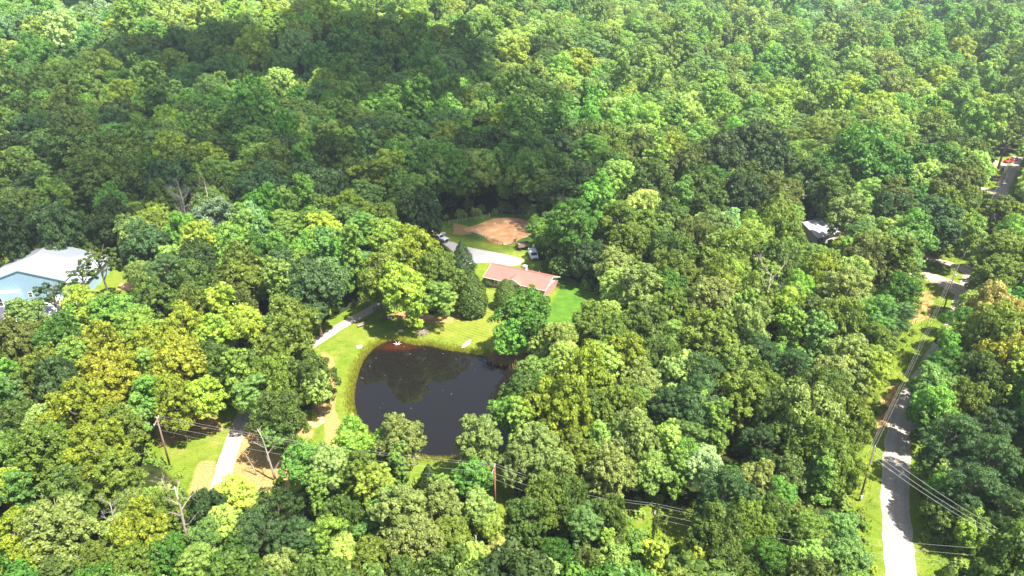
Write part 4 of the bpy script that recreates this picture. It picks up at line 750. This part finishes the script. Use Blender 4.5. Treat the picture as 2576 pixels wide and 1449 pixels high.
# fences
def fence(pts, label, h=1.2, post=2.6, mat='wood', rails=(.45, .95), name='rail_fence', cat='fence', pr=.085):
    P_ = [G(*q) for q in pts]; o = P_[0]; t = empty(name, (o.x, o.y, 0)); tag(t, label, cat); m = MB(); last = None
    for a, b in zip(P_, P_[1:]):
        n = max(1, round((b - a).length / post))
        for i in range(n + (b is P_[-1])):
            q = a.lerp(b, i / n) - o; hh2 = h * random.uniform(.92, 1.1); MB().tube([(q.x, q.y, -.1), (q.x + random.uniform(-.04, .04), q.y, hh2)], pr, 6).build('post', M[mat], t)
        for rz in rails: m.tube([(a - o) + Vector((0, 0, rz)), (b - o) + Vector((0, 0, rz + random.uniform(-.03, .03)))], .05, 5)
    m.build('rail', M[mat], t); return t
fence([(1130, 566), (1172, 557), (1215, 552), (1248, 543), (1262, 537), (1290, 537), (1340, 541)], 'wooden post and rail fence along the dark woods behind the dirt paddock', 1.6, 3.2, 'wood', (.6, 1.2), pr=.11)
fence([(1172, 592), (1200, 600), (1224, 610)], 'low grey wire and post fence on the weedy left front of the paddock', 1.1, 2.4)
fence([(1224, 606), (1240, 611), (1265, 619)], 'dark metal paddock gate panels at the front of the dirt paddock', 1.3, 2.2, 'rust', (.25, .5, .75, 1.0, 1.25), 'paddock_gate', 'gate', .06)
fence([(1265, 619), (1278, 622), (1292, 611), (1300, 604)], 'short fence at the right front corner of the dirt paddock', 1.2, 2.0, 'wood')
fence([(915, 778), (922, 772), (930, 770)], 'broken dark wooden gate half on the far side of the driveway', 1.1, 1.2, 'poleP', (.3, .6, .9), 'driveway_gate', 'gate')
fence([(940, 784), (950, 780), (958, 775)], 'broken dark wooden gate half on the pond side of the driveway', 1.1, 1.2, 'poleP', (.3, .6, .9), 'driveway_gate', 'gate')
p = G(1291, 611); o = MB().tube([(0, 0, 0), (0, 0, .8)], [.28, .34], 12).build('red_barrel', M['red']); o.location = (p.x + .5, p.y + 1.0, 0); tag(o, 'small red barrel standing at the right front of the dirt paddock', 'barrel')

# ------------------------------------------------------------------ utility poles and wires
def upole(bx, by, ty, label, mat, arm, yaw, extra=None, group='utility poles'):
    p = G(bx, by); H = hgt(p, ty, 5, 14); t = empty('utility_pole', (p.x, p.y, 0), yaw); tag(t, label, 'utility pole')
    MB().tube([(0, 0, -.2), (0, 0, H)], [.16, .11], 9).build('pole', M[mat], t, True)
    if arm:
        MB().box(-arm / 2, arm / 2, .12, .23, H - .55, H - .42).build('crossarm', M['wood'], t); MB().tube([(-arm * .3, .18, H - .5), (0, .14, H - 1.3), (arm * .3, .18, H - .5)], .025, 5).build('brace', M['galv'], t)
        for x in (-arm * .46, arm * .46): MB().tube([(x, .17, H - .42), (x, .17, H - .22)], [.06, .05], 7).build('insulator', M['paper'], t)
    MB().tube([(0, 0, H), (0, 0, H + .25)], [.06, .05], 7).build('insulator', M['paper'], t)
    if extra == 'transformer': MB().tube([(.35, -.1, H - 2.0), (.35, -.1, H - 1.0)], .24, 12).build('transformer', M['galv'], t)
    if extra == 'meter': MB().box(-.18, .18, -.36, -.17, .6, 1.2).build('meter_box', M['galv'], t)
    if extra == 'lamp': MB().tube([(0, 0, H - .4), (-.7, -.3, H - .2)], .04, 6).build('lamp_arm', M['galv'], t); MB().blob((-.8, -.34, H - .25), .22, 2, 0, (1.3, .8, .6)).build('lamp_head', M['paper'], t)
    return t, p, H, arm
def ang(a, b): return math.atan2(b[1] - a[1], b[0] - a[0])
c1, c2, c3 = G(429, 1177), G(1246, 1293), G(1642, 1358); X0 = G(2665, 1412, 9.5)
a12 = ang(c1, c2); a3 = ang(c2, c3)
U1 = upole(429, 1177, 1052, 'weathered utility pole with a crossarm left of the straw field driveway', 'poleP', 2.4, a12 + math.pi / 2 + .35)
U2 = upole(1246, 1293, 1175, 'reddish-brown utility pole in a grassy gap below the pond', 'poleR', 2.0, (a12 + a3) / 2 + math.pi / 2)
U3 = upole(1642, 1358, 1276, 'vine-covered utility pole in the bright grass patch near the bottom', 'palebark', 2.0, a3 + math.pi / 2)
vn = link('vine', CR['t'][0], U3[0]); vn.scale = (.62, .62, 2.2); vn.location = (0, 0, 3.6); vn['leaf_tint'] = TINT['G']
U4 = upole(2162, 1259, 1124, 'utility pole with a meter box on the verge left of the wide gravel road', 'poleP', 0, 0, 'meter')
U5 = upole(2374, 778, 685, 'dark utility pole with a lamp beside the lane junction on the right', 'poleP', 1.2, .9, 'lamp')
U6 = upole(2519, 466, 397, 'farthest utility pole, on the grass near the far red car', 'poleP', 0, 0)
HX = 9.5
def wire(a, b, sag, label, r_=.0095, grp='overhead wires'):
    m = MB(); a = Vector(a); b = Vector(b); n = 22; m.tube([a.lerp(b, i / n) - a + Vector((0, 0, -sag * 4 * (i / n) * (1 - i / n))) for i in range(n + 1)], r_, 4, False); o = m.build('overhead_wire', M['wire']); o.location = a; tag(o, label, 'wire', grp)
def tip(U, k): t, p, H, arm = U; c, s = math.cos(t.rotation_euler.z), math.sin(t.rotation_euler.z); x = k * (arm or .01) * .46; return (p.x + c * x - s * .17, p.y + s * x + c * .17, H - .2 if k else H + .22)
for (A_, B_, w1) in ((U1, U2, 'between the left pole and the pole below the pond'), (U2, U3, 'between the pole below the pond and the vine-covered pole')):
    for k, nm in ((1, 'far-side'), (0, 'middle'), (-1, 'near-side')): wire(tip(A_, k), tip(B_, k), 1.1, f'{nm} thin pale wire {w1}')
    wire((A_[1].x, A_[1].y, A_[2] - 2.2), (B_[1].x, B_[1].y, B_[2] - 2.2), 1.4, f'lowest thin wire {w1}', .008)
for k, nm in ((1.4, 'farther outer'), (0, 'middle'), (-1.4, 'nearer outer')): wire(tip(U3, max(-1, min(1, k))), (X0.x, X0.y + k, HX), 1.5, f'{nm} wire from the vine-covered pole across the gravel road')
wire((U3[1].x, U3[1].y, U3[2] - 2), (X0.x, X0.y, HX - 2), 1.6, 'lowest wire from the vine-covered pole across the gravel road', .008)
for dz, nm in ((0.1, 'upper'), (-.9, 'middle'), (-1.7, 'lower')): wire((U4[1].x, U4[1].y, U4[2] + dz), (X0.x, X0.y, HX + dz * .6), 1.0, f'{nm} wire from the meter-box pole down to the bottom right corner', .02)
for dz, nm in ((0.1, 'upper'), (-.8, 'middle'), (-1.5, 'lower')): wire((U4[1].x + dz * .6, U4[1].y, U4[2] + dz), (U5[1].x + dz * .6, U5[1].y, U5[2] + dz), 1.3, f'{nm} wire along the road from the meter-box pole to the lamp pole', .0085)
for dz, nm in ((0.1, 'upper'), (-.8, 'lower')): wire((U5[1].x, U5[1].y, U5[2] + dz), (U6[1].x, U6[1].y, U6[2] + dz), 1.8, f'{nm} wire from the lamp pole to the farthest pole', .01)

# ------------------------------------------------------------------ dead trees
def dead(bx, by, ty, spread, label, mat, seed, nb=9, r0=.22, lean=(0, 0), twigs=3, start=.35, z=None):
    p = G(bx, by) if z is None else Gh(bx, by, 0); H = hgt(p, ty, 3, 26); rg = random.Random(seed); t = empty('dead_tree', p); tag(t, label, 'dead tree')
    lx, ly = lean; pts = [Vector((lx * H * f + rg.uniform(-.15, .15) * (f > 0), ly * H * f + rg.uniform(-.15, .15) * (f > 0), H * f)) for f in (0, .2, .4, .6, .8, 1)]
    MB().tube(pts, [r0 * (1 - .85 * f) + .02 for f in (0, .2, .4, .6, .8, 1)], 8).build('trunk', M[mat], t, True)
    m = MB()
    def br(a, d, L, r, lev):
        b = a + d * L * .5 + Vector((rg.uniform(-.1, .1), rg.uniform(-.1, .1), rg.uniform(0, .15))) * L; c = b + (d + Vector((rg.uniform(-.3, .3), rg.uniform(-.3, .3), rg.uniform(.0, .4)))).normalized() * L * .5; m.tube([a, b, c], [r, r * .6, r * .2 + .008], 5)
        if lev: 
            for i in range(twigs):
                f = rg.uniform(.35, .95); q = a.lerp(b, f * 2) if f < .5 else b.lerp(c, f * 2 - 1); br(q, (d + Vector((rg.uniform(-.9, .9), rg.uniform(-.9, .9), rg.uniform(-.1, .7)))).normalized(), L * rg.uniform(.35, .6), r * .5, lev - 1)
    for i in range(nb):
        f = start + (1 - start) * (i + .5) / nb; k = f * 5; j = min(4, int(k)); q = pts[j].lerp(pts[j + 1], k - j); a = i * 2.4 + rg.uniform(-.4, .4); br(q, Vector((math.cos(a), math.sin(a), rg.uniform(.35, 1.1))).normalized(), spread * rg.uniform(.6, 1.1) * (1.15 - .5 * f), r0 * .42 * (1.1 - f * .6), 2)
    m.build('branches', M[mat], t)
dead(489, 640, 478, 5.0, 'grey leafless tree with a haze of fine twigs behind the left woods', 'greywood', 11, 16, .28, twigs=5, start=.45)
dead(553, 650, 468, 6.0, 'pale bare forked branches rising behind the silvery tree in the left woods', 'deadwood', 12, 8, .25, twigs=3, start=.5)
dead(501, 1446, 1222, 2.6, 'tall dead snag with a few broken limbs at the lower left', 'deadwood', 13, 8, .33, twigs=2, start=.55)
dead(440, 1300, 1212, 2.0, 'small pale leafless tree just above the tall dead snag', 'deadwood', 14, 8, .10, (-.12, .1), 3, .4)
dead(694, 1209, 1078, 2.0, 'slender white dead tree standing in the straw field', 'palebark', 15, 8, .18, (-.12, 0), 3, .15)
dead(645, 1195, 1140, 1.2, 'short white dead stem leaning left in the straw field', 'palebark', 16, 4, .1, (-.2, 0), 2, .4)
dead(335, 1440, 1262, 2.0, 'thin bare grey tree left of the tall dead snag near the bottom', 'greywood', 17, 10, .15, twigs=4, start=.5)
dead(1905, 880, 688, 6.0, 'large bare dead tree with long forked limbs in the right-hand woods', 'deadwood', 18, 10, .36, (0, 0), 3, .45)
dead(1603, 900, 776, 3.0, 'small bare pale treetop among leafy trees right of the lawn', 'deadwood', 22, 7, .18, twigs=2, start=.5)
dead(1201, 1435, 1345, .6, 'bare pale trunk stub at the bottom edge, left of the leaning stub', 'palebark', 19, 2, .2, twigs=1, start=.7)
dead(1239, 1412, 1354, .5, 'bare pale stub leaning right near the bottom edge centre', 'palebark', 20, 2, .14, (.25, .1), 1, .7)
dead(1446, 1400, 1300, .6, 'straight pale bare trunk below the pale trees right of bottom centre', 'palebark', 21, 2, .22, twigs=1, start=.8)
dead(2310 - 270, 1200, 1100, 1.8, 'small crooked white dead top in the woods left of the gravel road', 'palebark', 23, 5, .14, twigs=2, start=.5)
dead(105, 480, 388, .6, 'pale bare trunk at the far left edge of the woods, the taller one', 'palebark', 24, 2, .24, twigs=1, start=.7)
dead(48, 420, 398, .4, 'short pale bare trunk at the far left edge of the woods', 'palebark', 25, 2, .2, twigs=1, start=.7)

# ------------------------------------------------------------------ shore plants, floating leaves
def blades(name, pts, hgt_, wdt, cols, label, cat, mat, seed, nper=1, leafy=True):
    rg = np.random.default_rng(seed); n = len(pts); a = rg.uniform(0, 6.28, n); h = rg.uniform(hgt_[0], hgt_[1], n); ln = rg.normal(0, .22, (n, 2)) * h[:, None]
    dx = np.stack([np.cos(a), np.sin(a)], 1) * wdt; B = pts
    V = np.stack([np.c_[B[:, :2] - dx, B[:, 2]], np.c_[B[:, :2] + dx, B[:, 2]], np.c_[B[:, :2] + dx * .4 + ln, B[:, 2] + h], np.c_[B[:, :2] - dx * .4 + ln, B[:, 2] + h]], 1).reshape(-1, 3)
    o = link(name, np_mesh(name, V, np.arange(4 * n).reshape(n, 4), mat, {'v': np.repeat(rg.uniform(.7, 1.35, n), 4)})); tag(o, label, cat, kind='stuff')
    if leafy: o['leaf_tint'] = cols
    return o
def along(pl, n, lo, hi, seed, closed=True):
    rg = np.random.default_rng(seed); P_ = np.vstack([pl, pl[:1]]) if closed else pl; s = np.r_[0, np.cumsum(np.linalg.norm(np.diff(P_, axis=0), axis=1))]; t = rg.uniform(0, s[-1], n)
    C = np.stack([np.interp(t, s, P_[:, 0]), np.interp(t, s, P_[:, 1])], 1); C += rg.normal(0, 1, (n, 2)) * .8; d = sdist(C, pl) if closed else np.zeros(n); k = (d > lo) & (d < hi) if closed else np.ones(n, bool); C = C[k]; d = d[k]; return np.c_[C, np.where(d < 0, -.5, -.5 * (1 - np.clip(d / 1.6, 0, 1)))]
blades('shore_grass', along(POND, 26000, -.25, 2.0, 3), (.2, .65), .045, (.30, .30, .03), 'rough yellow-green grass fringing the pond', 'grass', M['leaf'], 4)
rp = np.array([tuple(G(*q, -.4)) for q in [(1236, 904), (1262, 910), (1290, 912), (1325, 908)]])
blades('dry_reeds', along(rp[:, :2], 1500, 0, 0, 5, False) + [0, 0, 0], (.7, 1.9), .05, None, 'reddish dry reeds standing at the right-hand shore of the pond', 'reeds', M['reed'], 6, leafy=False)
rg = np.random.default_rng(9); C = np.c_[rg.uniform(POND[:, 0].min(), POND[:, 0].max(), 700), rg.uniform(POND[:, 1].min(), POND[:, 1].max(), 700)]; dq = sdist(C, POND); k = (dq < -1) & ((rg.random(700) < .05) | ((dq > -4) & (C[:, 1] > 112) & (rg.random(700) < .3))); C = C[k]
a = rg.uniform(0, 6.28, len(C)); s_ = rg.uniform(.03, .08, len(C)); V = np.stack([np.c_[C[:, 0] + np.cos(a + o_) * s_, C[:, 1] + np.sin(a + o_) * s_, np.full(len(C), -.445)] for o_ in (0, 1.57, 3.14, 4.71)], 1).reshape(-1, 3)
tag(link('floating_leaves', np_mesh('floating_leaves', V, np.arange(len(V)).reshape(-1, 4), M['paper'])), 'tiny pale leaves and petals floating on the dark pond', 'floating leaves', kind='stuff')
gp_ = along(MAIN, 1, 0, 0, 1, False)
rg = np.random.default_rng(12); C = np.c_[rg.uniform(-110, 200, 150000), rg.uniform(45, 260, 150000)]; k = np.zeros(len(C), bool)
for pl in (CORRIDOR, PATCH, POLEGAP): k |= sdist(C, pl) < 2
for ln, hw_ in ROADS: k &= sdist(C, ln, False) > hw_ + .35
C = C[k]; blades('rough_grass', np.c_[C, hz(C[:, 0], C[:, 1])], (.2, .7), .09, (.24, .29, .022), 'rough bright grass on the road verges and in the mown gaps', 'grass', M['leaf'], 13)
b1 = G(1233, 722); sh = empty('bush', (b1.x, b1.y, 0)); tag(sh, 'small green bush at the left front corner of the brick house', 'bush'); c_ = link('crown', CR['s'][1 % len(CR['s'])], sh); c_.scale = (1.0, 1.0, 1.3); c_.location = (0, 0, 1.0); c_['leaf_tint'] = TINT['G']
#@@END
# ------------------------------------------------------------------ clouds (above the haze; they shade the far woods)
def cloudmat(name, tr):
    m, n, l = newmat(name); o = N(n, 'ShaderNodeOutputMaterial'); d = N(n, 'ShaderNodeBsdfTranslucent', inp={'Color': (.75, .78, .82, 1)}); df = N(n, 'ShaderNodeBsdfDiffuse', inp={'Color': (.9, .9, .92, 1)}); t = N(n, 'ShaderNodeBsdfTransparent')
    a = N(n, 'ShaderNodeMixShader', inp={0: .5}); l.new(df.outputs[0], a.inputs[1]); l.new(d.outputs[0], a.inputs[2]); b = N(n, 'ShaderNodeMixShader', inp={0: tr}); l.new(a.outputs[0], b.inputs[1]); l.new(t.outputs[0], b.inputs[2]); l.new(b.outputs[0], o.inputs[0]); return m
CH = 420.0
def shade_to_cloud(px, py):                    # the point of cloud that shades this far canopy
    p = Gh(px, py, 14); k = (CH - p.z) / sun_dir.z; return p + sun_dir * k
def cloud(spots, tr, label, dz=0):
    m = MB()
    for px, py, r in spots:
        c = shade_to_cloud(px, py); m.blob((c.x, c.y, CH + dz + random.uniform(-6, 6)), r, 3, .06, (1, 1, .42))
    tag(m.build('cloud', cloudmat('cloud_vapour', tr), smooth=True), label, 'cloud')
core = [(400, 150, 26), (480, 135, 30), (600, 150, 34), (720, 135, 34), (850, 120, 34), (960, 115, 32), (1060, 120, 28), (1150, 150, 20), (820, 185, 36), (1000, 185, 34), (1110, 200, 22), (640, 200, 30), (500, 200, 26), (930, 245, 28), (1050, 250, 20), (150, 25, 50), (260, 35, 40)]
cloud(core, .28, 'dense white cumulus cloud high over the far left woods')
random.seed(21); rim = []
for px, py, r in core:
    for _ in range(2): rim.append((px + random.gauss(0, 70), py + random.gauss(0, 22), r * random.uniform(.35, .75)))
cloud(rim + [(1180, 215, 16), (1240, 250, 14), (1220, 330, 14), (1130, 420, 14), (1230, 400, 12), (1220, 400, 12)], .62, 'ragged fringe of the white cumulus cloud', -25)
cloud([(80, 170, 50), (200, 230, 46), (80, 330, 36), (300, 300, 40), (500, 300, 42), (700, 310, 42), (850, 350, 36), (1000, 330, 36), (1120, 330, 26), (1150, 410, 24), (1020, 430, 26), (880, 440, 24), (700, 420, 28), (480, 400, 30), (250, 420, 30), (60, 460, 26), (1250, 380, 18), (1000, 470, 14)], .74, 'thin veil of cloud over the middle left woods', -50)
# ------------------------------------------------------------------ haze
hm, n, l = newmat('haze'); o = N(n, 'ShaderNodeOutputMaterial'); v = N(n, 'ShaderNodeVolumePrincipled', inp={'Color': (.80, .88, 1, 1), 'Density': .00019, 'Anisotropy': .2}); l.new(v.outputs[0], o.inputs['Volume'])
tag(MB().box(-4500, 4500, -700, 5500, -8, 100).build('haze', hm), 'thin blue-white summer haze over the whole valley', 'haze', kind='stuff')
